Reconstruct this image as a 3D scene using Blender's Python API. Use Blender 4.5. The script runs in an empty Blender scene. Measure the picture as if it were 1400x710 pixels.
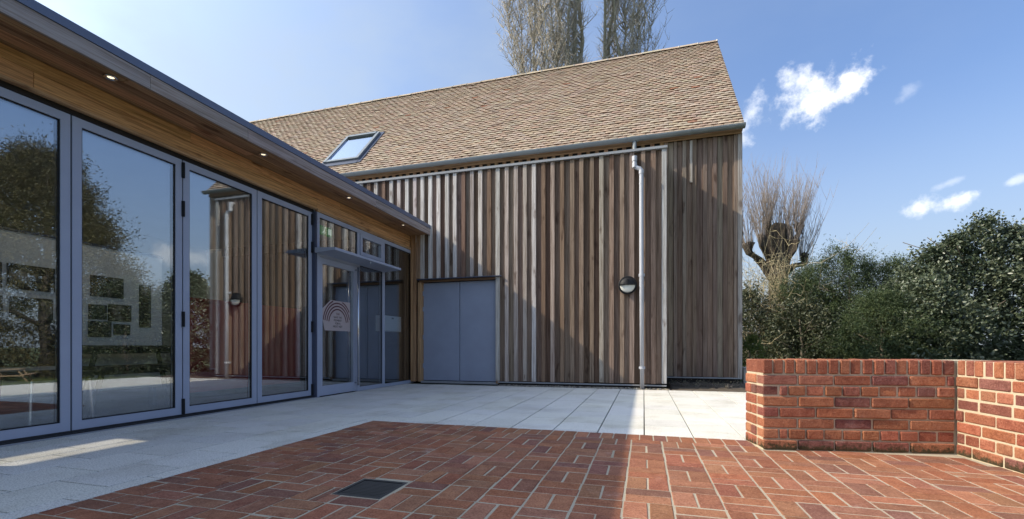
import bpy, bmesh, math, random
import numpy as np
from mathutils import Vector, Matrix

R = math.radians
random.seed(7)
rng = np.random.default_rng(7)
scene = bpy.context.scene
C = scene.collection

# ------------------------------------------------------------------ camera
CAM_H = 0.70
TH = math.atan(180 / 616.0)
cam_d = bpy.data.cameras.new('camera')
cam = bpy.data.objects.new('camera', cam_d)
C.objects.link(cam)
cam.location = (0, 0, CAM_H)
cam.rotation_euler = (R(90), 0, TH)
cam_d.sensor_fit = 'HORIZONTAL'
cam_d.sensor_width = 36
cam_d.lens = 616 / 1400 * 36
cam_d.shift_y = 119 / 1400
cam_d.clip_start = 0.05
cam_d.clip_end = 3000
scene.camera = cam

# ------------------------------------------------------------------ sun, sky, exposure
SUN = Vector((1.0, 0.30, -0.794)).normalized()          # direction in which the light travels
SUN_EL = math.asin(-SUN.z)
SUN_AZ = math.atan2(-SUN.x, -SUN.y)                     # clockwise from +Y
sun_d = bpy.data.lights.new('sun', 'SUN')
sun_d.energy = 2.4
sun_d.angle = R(0.53)
sun_d.color = (1.0, 0.88, 0.68)
sun = bpy.data.objects.new('sun', sun_d)
C.objects.link(sun)
sun.rotation_euler = SUN.to_track_quat('-Z', 'Y').to_euler()
sun.location = (-20, -6, 25)

scene.view_settings.view_transform = 'Standard'
scene.view_settings.look = 'None'
scene.view_settings.exposure = 1.22
scene.view_settings.gamma = 1.0
scene.view_settings.use_curve_mapping = False
scene.render.engine = 'CYCLES'
scene.cycles.use_denoising = True
scene.cycles.max_bounces = 10
scene.cycles.diffuse_bounces = 4
scene.cycles.glossy_bounces = 5
scene.cycles.transparent_max_bounces = 16
scene.cycles.sample_clamp_indirect = 8
scene.cycles.caustics_reflective = False
scene.cycles.caustics_refractive = False


def pix_dir(u, v):
    l = (u - 700) / 616.0
    z = (474 - v) / 616.0
    c, s = math.cos(TH), math.sin(TH)
    return Vector((l * c - s, l * s + c, z)).normalized()


def project(p):
    c, s = math.cos(TH), math.sin(TH)
    l = p[0] * c + p[1] * s
    d = -p[0] * s + p[1] * c
    if d < 0.05:
        return None
    return (700 + 616 * l / d, 474 - 616 * (p[2] - CAM_H) / d, d)


class NT:
    """small helper to write node trees tersely"""

    def __init__(self, tree):
        self.t = tree
        self.n = tree.nodes
        self.l = tree.links

    def node(self, typ, **kw):
        n = self.n.new(typ)
        for k, v in kw.items():
            setattr(n, k, v)
        return n

    def put(self, sock, val):
        if isinstance(val, bpy.types.NodeSocket):
            self.l.new(val, sock)
        elif val is not None:
            sock.default_value = val

    def math(self, op, a, b=None, c=None, clamp=False):
        n = self.node('ShaderNodeMath', operation=op, use_clamp=clamp)
        for i, x in enumerate((a, b, c)):
            if x is not None:
                self.put(n.inputs[i], x)
        return n.outputs[0]

    def vec(self, op, a, b=None):
        n = self.node('ShaderNodeVectorMath', operation=op)
        self.put(n.inputs[0], a)
        if b is not None:
            self.put(n.inputs[1], b)
        return n.outputs['Value'] if op in ('DOT_PRODUCT', 'LENGTH') else n.outputs[0]

    def noise(self, vec, scale=5, detail=3, rough=0.55, out='Fac', lac=2.0):
        n = self.node('ShaderNodeTexNoise')
        self.put(n.inputs['Vector'], vec)
        n.inputs['Scale'].default_value = scale
        n.inputs['Detail'].default_value = detail
        n.inputs['Roughness'].default_value = rough
        n.inputs['Lacunarity'].default_value = lac
        return n.outputs[out]

    def ramp(self, fac, stops):
        n = self.node('ShaderNodeValToRGB')
        self.put(n.inputs[0], fac)
        el = n.color_ramp.elements
        while len(el) < len(stops):
            el.new(0.5)
        for e, (p, c) in zip(el, stops):
            e.position = p
            e.color = (c, c, c, 1) if isinstance(c, (int, float)) else (*c, 1)
        return n.outputs[0]

    def mix(self, fac, a, b, blend='MIX'):
        n = self.node('ShaderNodeMix', data_type='RGBA', blend_type=blend)
        self.put(n.inputs[0], fac)
        for s, v in ((n.inputs[6], a), (n.inputs[7], b)):
            if isinstance(v, tuple) and len(v) == 3:
                v = (*v, 1)
            self.put(s, v)
        return n.outputs[2]

    def smooth(self, x, lo, hi):
        n = self.node('ShaderNodeMapRange', interpolation_type='SMOOTHSTEP')
        self.put(n.inputs[0], x)
        n.inputs[1].default_value = lo
        n.inputs[2].default_value = hi
        return n.outputs[0]


# ---- world: clear sky, thin veil, a few small cumulus clouds
world = bpy.data.worlds.new('World')
scene.world = world
world.use_nodes = True
w = NT(world.node_tree)
for n in list(w.n):
    w.n.remove(n)
sky = w.node('ShaderNodeTexSky', sky_type='NISHITA')
sky.sun_disc = False
sky.sun_elevation = SUN_EL
sky.sun_rotation = SUN_AZ
sky.altitude = 50
sky.air_density = 1.0
sky.dust_density = 8.0
sky.ozone_density = 3.0
tc = w.node('ShaderNodeTexCoord')
D = tc.outputs['Generated']
n1 = w.noise(D, 9, 7, 0.6)
n2 = w.noise(D, 42, 6, 0.62)
cloud = None


def tangent(c):
    r = c.cross(Vector((0, 0, 1))).normalized()
    return r, r.cross(c).normalized()


SKY_TINT = (0.57, 0.715, 0.89)
VEIL_LOW = (2.6, 2.95, 3.25)
VEIL = (1.75, 2.05, 2.35)
CLOUDS = [  # pixel centre, half sizes (px), tilt (deg), strength
    (1110, 135, 52, 40, 8, 1.0), (1160, 115, 36, 28, 38, 0.9), (1092, 112, 24, 30, 30, 0.75), (1026, 162, 18, 38, -22, 0.65),
    (1256, 284, 25, 15, 8, 0.95), (1312, 274, 36, 13, 15, 0.9),
    (1392, 247, 16, 8, 10, 0.45), (1238, 130, 20, 10, 35, 0.2), (1298, 250, 24, 6, 15, 0.25),
    (1900, 240, 90, 26, 8, 0.8), (2300, 200, 120, 40, 5, 0.8), (-900, 160, 120, 40, 8, 0.7),
]
wob = w.math('SUBTRACT', w.noise(D, 26, 5, 0.62), 0.5)
for (u, v, a, b, tilt, k) in CLOUDS:
    c = pix_dir(u, v)
    r, up = tangent(c)
    L = math.sqrt(((u - 700) / 616) ** 2 + ((474 - v) / 616) ** 2 + 1)
    ct, st = math.cos(R(tilt)), math.sin(R(tilt))
    ax, ay = r * ct + up * st, -r * st + up * ct
    sa, sb = a / 616 / L, b / 616 / L
    x = w.math('DIVIDE', w.vec('DOT_PRODUCT', D, tuple(ax)), sa)
    y = w.math('DIVIDE', w.vec('DOT_PRODUCT', D, tuple(ay)), sb)
    front = w.math('GREATER_THAN', w.vec('DOT_PRODUCT', D, tuple(c)), 0.3)
    d2 = w.math('SQRT', w.math('ADD', w.math('MULTIPLY', x, x), w.math('MULTIPLY', y, y)))
    f = w.math('SUBTRACT', 1.0, d2)
    f = w.math('ADD', f, w.math('MULTIPLY', w.math('SUBTRACT', n2, 0.5), 1.5))
    f = w.math('ADD', f, w.math('MULTIPLY', wob, 2.0))
    m = w.math('MULTIPLY', w.math('MULTIPLY', w.smooth(f, 0.0, 1.05), front), k)
    cloud = m if cloud is None else w.math('MAXIMUM', cloud, m)
# thin high veil, forward scattering: it glows more the nearer it lies to the sun
stretch = w.vec('MULTIPLY', D, (1.0, 1.6, 2.4))
veil = w.smooth(w.noise(stretch, 2.1, 6, 0.55), 0.30, 0.80)
near = w.smooth(w.vec('DOT_PRODUCT', D, tuple(-SUN)), -0.55, 0.75)
veil = w.math('MULTIPLY', w.math('ADD', 0.30, w.math('MULTIPLY', veil, 0.70)), w.math('ADD', 0.02, w.math('MULTIPLY', near, 0.75)))
sepz = w.node('ShaderNodeSeparateXYZ')
w.l.new(D, sepz.inputs[0])
low = w.math('MULTIPLY', w.math('SUBTRACT', 1.0, w.smooth(sepz.outputs[2], -0.02, 0.50)), 0.55)
col = w.mix(1.0, sky.outputs[0], SKY_TINT, 'MULTIPLY')
col = w.mix(low, col, VEIL_LOW)
col = w.mix(veil, col, VEIL)
ccol = w.mix(w.smooth(n1, 0.40, 0.62), (3.25, 3.4, 3.65), (4.3, 4.32, 4.35))
col = w.mix(cloud, col, ccol)
bg = w.node('ShaderNodeBackground')
bg.inputs['Strength'].default_value = 0.15
w.l.new(col, bg.inputs[0])
wo = w.node('ShaderNodeOutputWorld')
w.l.new(bg.outputs[0], wo.inputs[0])

# ------------------------------------------------------------------ materials
MATS = {}


def new_mat(name):
    m = bpy.data.materials.new(name)
    m.use_nodes = True
    t = NT(m.node_tree)
    bsdf = t.n['Principled BSDF']
    MATS[name] = m
    return m, t, bsdf


def src_color(t, src):
    if src == 'object':
        return t.node('ShaderNodeObjectInfo').outputs['Color']
    return t.node('ShaderNodeAttribute', attribute_name='tint').outputs['Color']


def bump(t, bsdf, h, strength, dist):
    b = t.node('ShaderNodeBump')
    b.inputs['Strength'].default_value = strength
    b.inputs['Distance'].default_value = dist
    t.put(b.inputs['Height'], h)
    t.l.new(b.outputs[0], bsdf.inputs['Normal'])


def coords(t, scale=(1, 1, 1), rand=True, kind='Object'):
    c = t.node('ShaderNodeTexCoord').outputs[kind]
    if rand:
        oi = t.node('ShaderNodeObjectInfo')
        off = t.vec('MULTIPLY', oi.outputs['Random'], (71.3, 43.7, 97.1))
        c = t.vec('ADD', c, off)
    return t.vec('MULTIPLY', c, scale)


def world_pos(t):
    return t.node('ShaderNodeNewGeometry').outputs['Position']


def mat_plain(name, color, rough=0.5, metal=0.0, spec=0.5, var=0.06, grime=0.15):
    m, t, b = new_mat(name)
    P = world_pos(t)
    n = t.noise(P, 3.0, 5, 0.6)
    c = t.mix(t.ramp(n, [(0.35, 0.0), (0.7, 1.0)]), tuple(x * (1 - var) for x in color), tuple(min(1, x * (1 + var)) for x in color))
    n2_ = t.noise(P, 24, 4, 0.7)
    c = t.mix(t.math('MULTIPLY', t.smooth(n2_, 0.55, 0.8), grime), c, tuple(x * 0.6 for x in color))
    t.put(b.inputs['Base Color'], c)
    t.put(b.inputs['Roughness'], t.math('ADD', rough - 0.06, t.math('MULTIPLY', n2_, 0.12)))
    b.inputs['Metallic'].default_value = metal
    b.inputs['Specular IOR Level'].default_value = spec
    return m


def mat_wood(name, axis, dark=0.5, rough=0.78, knots=0.35, src='object', bumpy=0.5, ring=0.0):
    """timber whose grain runs along the local axis; the base colour is the board's own"""
    m, t, b = new_mat(name)
    sc = [60.0, 60.0, 60.0]
    sc['xyz'.index(axis)] = 1.6
    V = coords(t, tuple(sc))
    g = t.noise(V, 1.0, 5, 0.65)
    fine = t.noise(V, 4.2, 3, 0.6)
    sk = [7.0, 7.0, 7.0]
    sk['xyz'.index(axis)] = 2.3
    K = coords(t, tuple(sk))
    kn = t.noise(K, 1.0, 3, 0.55)
    base = src_color(t, src)
    c = t.mix(t.ramp(g, [(0.36, 1.0), (0.58, 0.0)]), base, (dark, dark * 0.92, dark * 0.86), 'MULTIPLY')
    c = t.mix(t.math('MULTIPLY', t.smooth(fine, 0.55, 0.75), 0.35), c, (0.45, 0.38, 0.33), 'MULTIPLY')
    c = t.mix(t.math('MULTIPLY', t.smooth(kn, 0.60, 0.74), knots), c, (0.22, 0.13, 0.09), 'MULTIPLY')
    if ring:
        sw = [16.0, 16.0, 16.0]
        sw['xyz'.index(axis)] = 1.2
        W = coords(t, tuple(sw))
        wv = t.noise(W, 1.0, 2, 0.4)
        rg = t.math('SINE', t.math('MULTIPLY', wv, 70.0))
        c = t.mix(t.math('MULTIPLY', t.smooth(rg, 0.3, 1.0), ring), c, (0.62, 0.48, 0.36), 'MULTIPLY')
    t.put(b.inputs['Base Color'], c)
    b.inputs['Roughness'].default_value = rough
    b.inputs['Specular IOR Level'].default_value = 0.25
    bump(t, b, t.math('ADD', g, t.math('MULTIPLY', fine, 0.4)), bumpy, 0.004)
    return m


def mat_brick(name, src='object', efflor=0.3, moss=False, rough=0.85, dirt=0.35, rough_face=0.6, relief=0.006):
    m, t, b = new_mat(name)
    V = coords(t) if src == 'object' else world_pos(t)
    P = world_pos(t)
    base = src_color(t, src)
    a = t.noise(V, 14, 5, 0.65)
    f = t.noise(V, 110, 4, 0.7)
    c = t.mix(t.ramp(a, [(0.36, 1.0), (0.60, 0.0)]), base, (0.78, 0.72, 0.72), 'MULTIPLY')
    c = t.mix(t.math('MULTIPLY', t.smooth(f, 0.50, 0.58), 0.55), c, (0.5, 0.42, 0.4), 'MULTIPLY')
    c = t.mix(t.math('MULTIPLY', t.smooth(f, 0.40, 0.32), 0.30), c, (0.62, 0.50, 0.40))
    e = t.math('MULTIPLY', t.smooth(t.noise(P, 3.1, 5, 0.62), 0.60, 0.76), efflor)
    e = t.math('MULTIPLY', e, t.smooth(t.noise(V, 30, 4, 0.7), 0.35, 0.7))
    c = t.mix(e, c, (0.55, 0.46, 0.42))
    d = t.math('MULTIPLY', t.smooth(t.noise(P, 1.7, 4, 0.6), 0.5, 0.72), dirt)
    c = t.mix(d, c, (0.45, 0.42, 0.4), 'MULTIPLY')
    if moss:
        z = t.node('ShaderNodeSeparateXYZ')
        t.l.new(P, z.inputs[0])
        k = t.math('ADD', z.outputs[2], t.math('MULTIPLY', t.math('SUBTRACT', t.noise(P, 38, 4, 0.7), 0.5), 0.16))
        c = t.mix(t.math('SUBTRACT', 1.0, t.smooth(k, 0.01, 0.055)), c, (0.055, 0.042, 0.02))
    t.put(b.inputs['Base Color'], c)
    b.inputs['Roughness'].default_value = rough
    b.inputs['Specular IOR Level'].default_value = 0.25
    bump(t, b, t.math('ADD', a, t.math('MULTIPLY', f, 0.45)), rough_face, relief)
    return m


def mat_speckle(name, base, src=None, rough=0.85, scale=220, amp=0.35, stain=0.3, bstr=0.25, lo=0.45, hi=0.75):
    m, t, b = new_mat(name)
    P = world_pos(t)
    c0 = src_color(t, src) if src else (*base, 1)
    s = t.noise(P, scale, 2, 0.7)
    big = t.noise(P, 2.3, 5, 0.62)
    c = t.mix(t.math('MULTIPLY', t.smooth(s, lo, hi), amp), c0, (0.35, 0.34, 0.33), 'MULTIPLY')
    c = t.mix(t.math('MULTIPLY', t.smooth(big, 0.45, 0.75), stain), c, (0.62, 0.58, 0.5), 'MULTIPLY')
    mid = t.noise(P, 17, 4, 0.7)
    c = t.mix(t.math('MULTIPLY', t.smooth(mid, 0.56, 0.78), stain * 0.7), c, (0.6, 0.57, 0.52), 'MULTIPLY')
    t.put(b.inputs['Base Color'], c)
    b.inputs['Roughness'].default_value = rough
    b.inputs['Specular IOR Level'].default_value = 0.3
    bump(t, b, s, bstr, 0.003)
    return m


def mat_glass(name, refl=0.11, tint=(0.80, 0.84, 0.85), power=4.0, rmax=0.75, gcol=(0.9, 0.95, 1.0)):
    m, t, b = new_mat(name)
    t.n.remove(b)
    lw = t.node('ShaderNodeLayerWeight')
    lw.inputs['Blend'].default_value = 0.5
    f = t.math('POWER', lw.outputs['Facing'], power)
    f = t.math('ADD', refl, t.math('MULTIPLY', f, rmax))
    tr = t.node('ShaderNodeBsdfTransparent')
    tr.inputs[0].default_value = (*tint, 1)
    gl = t.node('ShaderNodeBsdfGlossy')
    gl.inputs['Roughness'].default_value = 0.0
    gl.inputs['Color'].default_value = (*gcol, 1)
    # float glass is never perfectly flat
    bp = t.node('ShaderNodeBump')
    bp.inputs['Strength'].default_value = 0.012
    bp.inputs['Distance'].default_value = 0.02
    t.put(bp.inputs['Height'], t.noise(world_pos(t), 1.6, 1, 0.4))
    t.l.new(bp.outputs[0], gl.inputs['Normal'])
    mx = t.node('ShaderNodeMixShader')
    t.put(mx.inputs[0], f)
    t.l.new(tr.outputs[0], mx.inputs[1])
    t.l.new(gl.outputs[0], mx.inputs[2])
    t.l.new(mx.outputs[0], t.n['Material Output'].inputs[0])
    return m


def mat_leaf(name, c1, c2, rough=0.5, transl=0.25, spec=0.4):
    m, t, b = new_mat(name)
    P = world_pos(t)
    at = t.node('ShaderNodeAttribute', attribute_name='tint').outputs['Fac']
    c = t.mix(at, c1, c2)
    c = t.mix(t.smooth(t.noise(P, 1.6, 3, 0.6), 0.4, 0.7), c, tuple(x * 0.72 for x in c1))
    t.put(b.inputs['Base Color'], c)
    b.inputs['Roughness'].default_value = rough
    b.inputs['Specular IOR Level'].default_value = spec
    tl = t.node('ShaderNodeBsdfTranslucent')
    t.put(tl.inputs[0], c)
    mx = t.node('ShaderNodeMixShader')
    mx.inputs[0].default_value = transl
    t.l.new(b.outputs[0], mx.inputs[1])
    t.l.new(tl.outputs[0], mx.inputs[2])
    t.l.new(mx.outputs[0], t.n['Material Output'].inputs[0])
    return m


def mat_emit(name, color, strength):
    m, t, b = new_mat(name)
    b.inputs['Base Color'].default_value = (*color, 1)
    b.inputs['Emission Color'].default_value = (*color, 1)
    b.inputs['Emission Strength'].default_value = strength
    return m


M_FRAME = mat_plain('slate_painted_aluminium', (0.36, 0.40, 0.50), 0.42, 0.0, 0.5, 0.04, 0.10)
M_FRAME_D = mat_plain('dark_slate_metal', (0.06, 0.072, 0.115), 0.45, 0.0, 0.5, 0.05, 0.1)
M_TRIM = mat_plain('roof_edge_metal', (0.12, 0.15, 0.235), 0.4, 0.0, 0.5, 0.05, 0.1)
M_DOOR = mat_plain('slate_painted_steel', (0.275, 0.31, 0.405), 0.45, 0.0, 0.5, 0.05, 0.12)
M_BLACK = mat_plain('black_plastic', (0.010, 0.010, 0.012), 0.6, 0, 0.3)
M_STEEL = mat_plain('brushed_steel', (0.62, 0.63, 0.66), 0.22, 1.0, 0.5, 0.03, 0.0)
M_GUTTER = mat_plain('grey_gutter_metal', (0.22, 0.245, 0.265), 0.45, 0.0, 0.5, 0.08, 0.2)
M_PIPE = mat_plain('pale_grey_pipe', (0.47, 0.48, 0.52), 0.42, 0.0, 0.5, 0.05, 0.15)
M_FLASH = mat_plain('grey_lead_flashing', (0.29, 0.30, 0.32), 0.6, 0.0, 0.5, 0.1, 0.25)
M_RUBBER = mat_plain('dark_track', (0.02, 0.021, 0.024), 0.6)
M_CORE = mat_plain('dark_membrane', (0.02, 0.017, 0.015), 0.9)
M_GLASS = mat_glass('window_glass', 0.215, (0.95, 0.97, 0.97), 3.4, 0.5)
M_SKYLIGHT = mat_glass('skylight_glass', 0.50, (0.5, 0.55, 0.6), 2.0, 0.45)
M_BAT = mat_wood('weathered_batten', 'z', 0.50, 0.8, 0.65, bumpy=0.8)
M_PLANK = mat_wood('honey_cedar_plank', 'y', 0.48, 0.7, 0.9, bumpy=0.25, ring=0.35)
M_SOFFIT = mat_wood('brown_soffit_board', 'y', 0.45, 0.75, 0.7, bumpy=0.3)
M_FASCIA = mat_wood('grey_fascia_board', 'y', 0.6, 0.8, 0.3)
M_JAMB = mat_wood('cedar_post', 'z', 0.5, 0.75, 0.5)
M_HBOARD = mat_wood('eaves_board', 'x', 0.5, 0.75, 0.5)
M_WBRICK = mat_brick('wall_brick', 'object', 0.25, True, 0.85, 0.3, 1.0, 0.014)
M_PAVER = mat_brick('paver_brick', 'object', 0.6, False, 0.8, 0.3, 1.0, 0.007)
M_PAVER_S = mat_brick('paver_brick_mass', 'attr', 0.6, False, 0.8, 0.3, 1.0, 0.007)
M_MORTAR = mat_speckle('lime_mortar', (0.54, 0.46, 0.33), None, 0.95, 160, 0.3, 0.35, 0.5)
M_JOINT = mat_speckle('sandy_joint', (0.44, 0.385, 0.295), None, 0.95, 180, 0.5, 0.5, 0.6)
M_SLAB = mat_speckle('granite_aggregate_slab', (0.5, 0.5, 0.48), 'object', 0.8, 120, 0.5, 0.5, 0.5, 0.50, 0.58)
M_SLABBED = mat_speckle('dark_slab_joint', (0.04, 0.036, 0.03), None, 0.95, 120, 0.4, 0.4, 0.4)
M_TILE = mat_brick('clay_tile', 'object', 0.15, False, 0.85, 0.25, 0.4)
M_TILE_S = mat_brick('clay_tile_mass', 'attr', 0.15, False, 0.85, 0.25, 0.4)
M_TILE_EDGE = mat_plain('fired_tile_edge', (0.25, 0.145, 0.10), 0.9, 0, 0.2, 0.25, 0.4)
M_GRAVEL = mat_speckle('gravel_stone', (0.2, 0.19, 0.18), 'attr', 0.9, 90, 0.4, 0.2, 0.5)
M_SOIL = mat_speckle('bare_soil', (0.10, 0.08, 0.06), None, 0.95, 60, 0.5, 0.4, 1.0)
M_CONC = mat_speckle('pale_concrete', (0.48, 0.46, 0.42), None, 0.9, 120, 0.3, 0.3, 0.3)
M_IRON = mat_plain('cast_iron', (0.05, 0.048, 0.048), 0.6, 0.3, 0.5, 0.2, 0.3)
M_WHITE = mat_plain('white_wall_paint', (0.84, 0.83, 0.79), 0.8, 0, 0.3, 0.03, 0.05)
M_PAPER = mat_plain('printed_card', (0.44, 0.37, 0.36), 0.7, 0, 0.3, 0.03, 0.05)
M_INKR = mat_plain('dark_red_ink', (0.10, 0.03, 0.035), 0.7)
M_INK = mat_plain('dark_ink', (0.03, 0.03, 0.035), 0.7)
M_RED = mat_plain('deep_red_paint', (0.34, 0.022, 0.025), 0.7, 0, 0.3, 0.1, 0.1)
M_CARPET = mat_plain('dark_carpet', (0.05, 0.047, 0.045), 0.95, 0, 0.2, 0.2, 0.2)
M_BOXGREY = mat_plain('pale_grey_box', (0.60, 0.66, 0.70), 0.5)
M_GREEN = mat_emit('lit_green_sign', (0.02, 0.22, 0.06), 0.15)
M_SIGNW = mat_emit('lit_white_symbol', (0.6, 0.75, 0.64), 0.25)
M_BULB = mat_emit('lit_downlight', (1.0, 0.78, 0.48), 0.9)
M_FILL_GLOW = mat_emit('added_fill_glow', (1.0, 0.86, 0.66), 28.0)  # glow of the ceiling lamps added as fill indoors
M_DIFF = mat_plain('opal_diffuser', (0.72, 0.72, 0.66), 0.35)
M_OAK = mat_wood('table_timber', 'x', 0.5, 0.6, 0.2)
M_BARK = mat_speckle('grey_bark', (0.15, 0.125, 0.10), None, 0.95, 26, 0.7, 0.4, 1.0)
M_BARKD = mat_speckle('dark_bark', (0.07, 0.056, 0.044), None, 0.95, 20, 0.7, 0.4, 1.0)
M_BARKP = mat_speckle('poplar_bark', (0.36, 0.32, 0.23), None, 0.95, 14, 0.75, 0.4, 1.0)
M_TWIG = mat_speckle('pale_twig', (0.50, 0.445, 0.375), None, 0.9, 9, 0.4, 0.5, 0.0)
M_TWIGD = mat_speckle('grey_brown_twig', (0.24, 0.20, 0.175), None, 0.9, 9, 0.4, 0.4, 0.0)
M_STRAW = mat_speckle('straw_stem', (0.46, 0.39, 0.245), None, 0.9, 9, 0.4, 0.5, 0.0)
M_HOLLY = mat_leaf('holly_leaf', (0.06, 0.085, 0.045), (0.20, 0.22, 0.145), 0.38, 0.22, 0.55)
M_YEW = mat_leaf('yew_leaf', (0.045, 0.075, 0.03), (0.14, 0.175, 0.07), 0.55, 0.25)
M_BRAMBLE = mat_leaf('bramble_leaf', (0.045, 0.058, 0.03), (0.15, 0.15, 0.085), 0.45, 0.2)
M_DARK = mat_leaf('dark_evergreen_leaf', (0.028, 0.04, 0.02), (0.08, 0.095, 0.045), 0.5, 0.1)
M_CEDAR = mat_leaf('cedar_leaf', (0.05, 0.05, 0.02), (0.15, 0.12, 0.045), 0.6, 0.15)
M_DRY = mat_leaf('dry_leaf', (0.14, 0.13, 0.09), (0.30, 0.28, 0.20), 0.8, 0.2)
M_LIME = mat_leaf('bright_leaf', (0.10, 0.14, 0.03), (0.22, 0.24, 0.07), 0.6, 0.3)


def mat_lawn():
    m, t, b = new_mat('lawn_grass')
    P = world_pos(t)
    a = t.noise(P, 0.6, 5, 0.6)
    f = t.noise(P, 40, 4, 0.7)
    c = t.mix(a, (0.05, 0.085, 0.018), (0.12, 0.13, 0.035))
    c = t.mix(t.smooth(f, 0.4, 0.7), c, (0.07, 0.08, 0.03))
    t.put(b.inputs['Base Color'], c)
    b.inputs['Roughness'].default_value = 0.9
    bump(t, b, f, 0.8, 0.03)
    return m


M_LAWN = mat_lawn()

# ------------------------------------------------------------------ object helpers


def link(o, parent=None):
    C.objects.link(o)
    if parent is not None:
        o.parent = parent
    return o


def tag(o, label=None, cat=None, group=None, kind=None):
    if label:
        o['label'] = label
    if cat:
        o['category'] = cat
    if group:
        o['group'] = group
    if kind:
        o['kind'] = kind
    return o


def empty(name, loc=(0, 0, 0), label=None, cat=None, group=None, rz=0):
    o = bpy.data.objects.new(name, None)
    o.empty_display_size = 0.2
    o.location = loc
    o.rotation_euler.z = rz
    link(o)
    return tag(o, label, cat, group)


def mesh_from(name, V, F, mat, smooth=False):
    me = bpy.data.meshes.new(name)
    me.from_pydata([tuple(v) for v in V], [], F)
    if mat:
        me.materials.append(mat)
    if smooth:
        me.polygons.foreach_set('use_smooth', [True] * len(me.polygons))
    me.update()
    return me


def add(name, me, parent=None, loc=(0, 0, 0), rot=(0, 0, 0), color=None):
    o = bpy.data.objects.new(name, me)
    link(o, parent)
    o.location = loc
    o.rotation_euler = rot
    if color is not None:
        o.color = (*color, 1)
    return o


_cache = {}


def box_me(name, sx, sy, sz, mat, bev=0.0):
    """box centred on its origin, edges bevelled once; alike boxes share one mesh"""
    key = (name, round(sx, 3), round(sy, 3), round(sz, 3), mat.name, bev)
    if key in _cache:
        return _cache[key]
    bm = bmesh.new()
    bmesh.ops.create_cube(bm, size=1)
    for v in bm.verts:
        v.co.x *= sx
        v.co.y *= sy
        v.co.z *= sz
    if bev:
        bmesh.ops.bevel(bm, geom=list(bm.edges), offset=bev, segments=1, affect='EDGES', profile=0.5)
    me = bpy.data.meshes.new(name)
    bm.to_mesh(me)
    bm.free()
    me.materials.append(mat)
    _cache[key] = me
    return me


def box(name, x0, x1, y0, y1, z0, z1, mat, parent=None, bev=0.0, color=None):
    p = Vector((0, 0, 0))
    if parent is not None:
        q = parent
        while q is not None:
            p += q.location
            q = q.parent
    return add(name, box_me(name, x1 - x0, y1 - y0, z1 - z0, mat, bev), parent,
               Vector(((x0 + x1) / 2, (y0 + y1) / 2, (z0 + z1) / 2)) - p, color=color)


class MB:
    """collects shapes for one mesh"""

    def __init__(self):
        self.V = []
        self.F = []

    def box(self, x0, x1, y0, y1, z0, z1):
        n = len(self.V)
        self.V += [(x0, y0, z0), (x1, y0, z0), (x1, y1, z0), (x0, y1, z0), (x0, y0, z1), (x1, y0, z1), (x1, y1, z1), (x0, y1, z1)]
        self.F += [[n + i for i in f] for f in ((0, 3, 2, 1), (4, 5, 6, 7), (0, 1, 5, 4), (1, 2, 6, 5), (2, 3, 7, 6), (3, 0, 4, 7))]
        return self

    def tube(self, pts, radii, n=8, cap=True):
        pts = [Vector(p) for p in pts]
        b0 = len(self.V)
        prev = None
        for i, p in enumerate(pts):
            d = (pts[min(i + 1, len(pts) - 1)] - pts[max(i - 1, 0)])
            if d.length < 1e-9:
                d = Vector((0, 0, 1))
            d.normalize()
            if prev is None:
                a = d.orthogonal().normalized()
            else:
                a = (prev - d * prev.dot(d))
                a = a.normalized() if a.length > 1e-6 else d.orthogonal().normalized()
            prev = a
            c = d.cross(a)
            r = radii[i] if hasattr(radii, '__len__') else radii
            for k in range(n):
                t = 2 * math.pi * k / n
                self.V.append(tuple(p + (a * math.cos(t) + c * math.sin(t)) * r))
        for i in range(len(pts) - 1):
            for k in range(n):
                k2 = (k + 1) % n
                self.F.append([b0 + i * n + k, b0 + i * n + k2, b0 + (i + 1) * n + k2, b0 + (i + 1) * n + k])
        if cap:
            self.F.append([b0 + k for k in range(n)][::-1])
            e = b0 + (len(pts) - 1) * n
            self.F.append([e + k for k in range(n)])
        return self

    def lathe(self, prof, cx=0, cy=0, cz=0, n=24, axis='z', a0=0.0, a1=2 * math.pi):
        """prof: (radius, height) pairs, turned about the axis"""
        b0 = len(self.V)
        full = abs(a1 - a0 - 2 * math.pi) < 1e-6
        m = n if full else n + 1
        for (r, h) in prof:
            for k in range(m):
                t = a0 + (a1 - a0) * k / n
                x, y = r * math.cos(t), r * math.sin(t)
                if axis == 'z':
                    self.V.append((cx + x, cy + y, cz + h))
                elif axis == 'y':
                    self.V.append((cx + x, cy + h, cz + y))
                else:
                    self.V.append((cx + h, cy + x, cz + y))
        for i in range(len(prof) - 1):
            for k in range(n):
                k2 = (k + 1) % m
                self.F.append([b0 + i * m + k, b0 + i * m + k2, b0 + (i + 1) * m + k2, b0 + (i + 1) * m + k])
        return self

    def make(self, name, mat, parent=None, smooth=False, loc=(0, 0, 0), color=None):
        return add(name, mesh_from(name, self.V, self.F, mat, smooth), parent, loc, color=color)


def jit(c, v=0.08, h=0.04):
    k = 1 + random.uniform(-v, v)
    return tuple(max(0.0, min(1.0, x * k * (1 + random.uniform(-h, h)))) for x in c)


def lerp(a, b, t):
    return tuple(x + (y - x) * t for x, y in zip(a, b))


def set_tint(me, cols):
    """one colour per face, stored as an attribute the material reads"""
    at = me.attributes.new('tint', 'FLOAT_COLOR', 'FACE')
    arr = np.ones((len(me.polygons), 4), dtype=np.float32)
    arr[:, :3] = cols
    at.data.foreach_set('color', arr.ravel())


# ================================================================== ground
def ground_z(x, y):
    t = min(1, max(0, (x - 2.4) / 17))
    t = t * t * (3 - 2 * t)
    u = min(1, max(0, (y - 12) / 40))
    return -0.06 - 1.26 * t - 0.3 * u * (1 - t)


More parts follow.
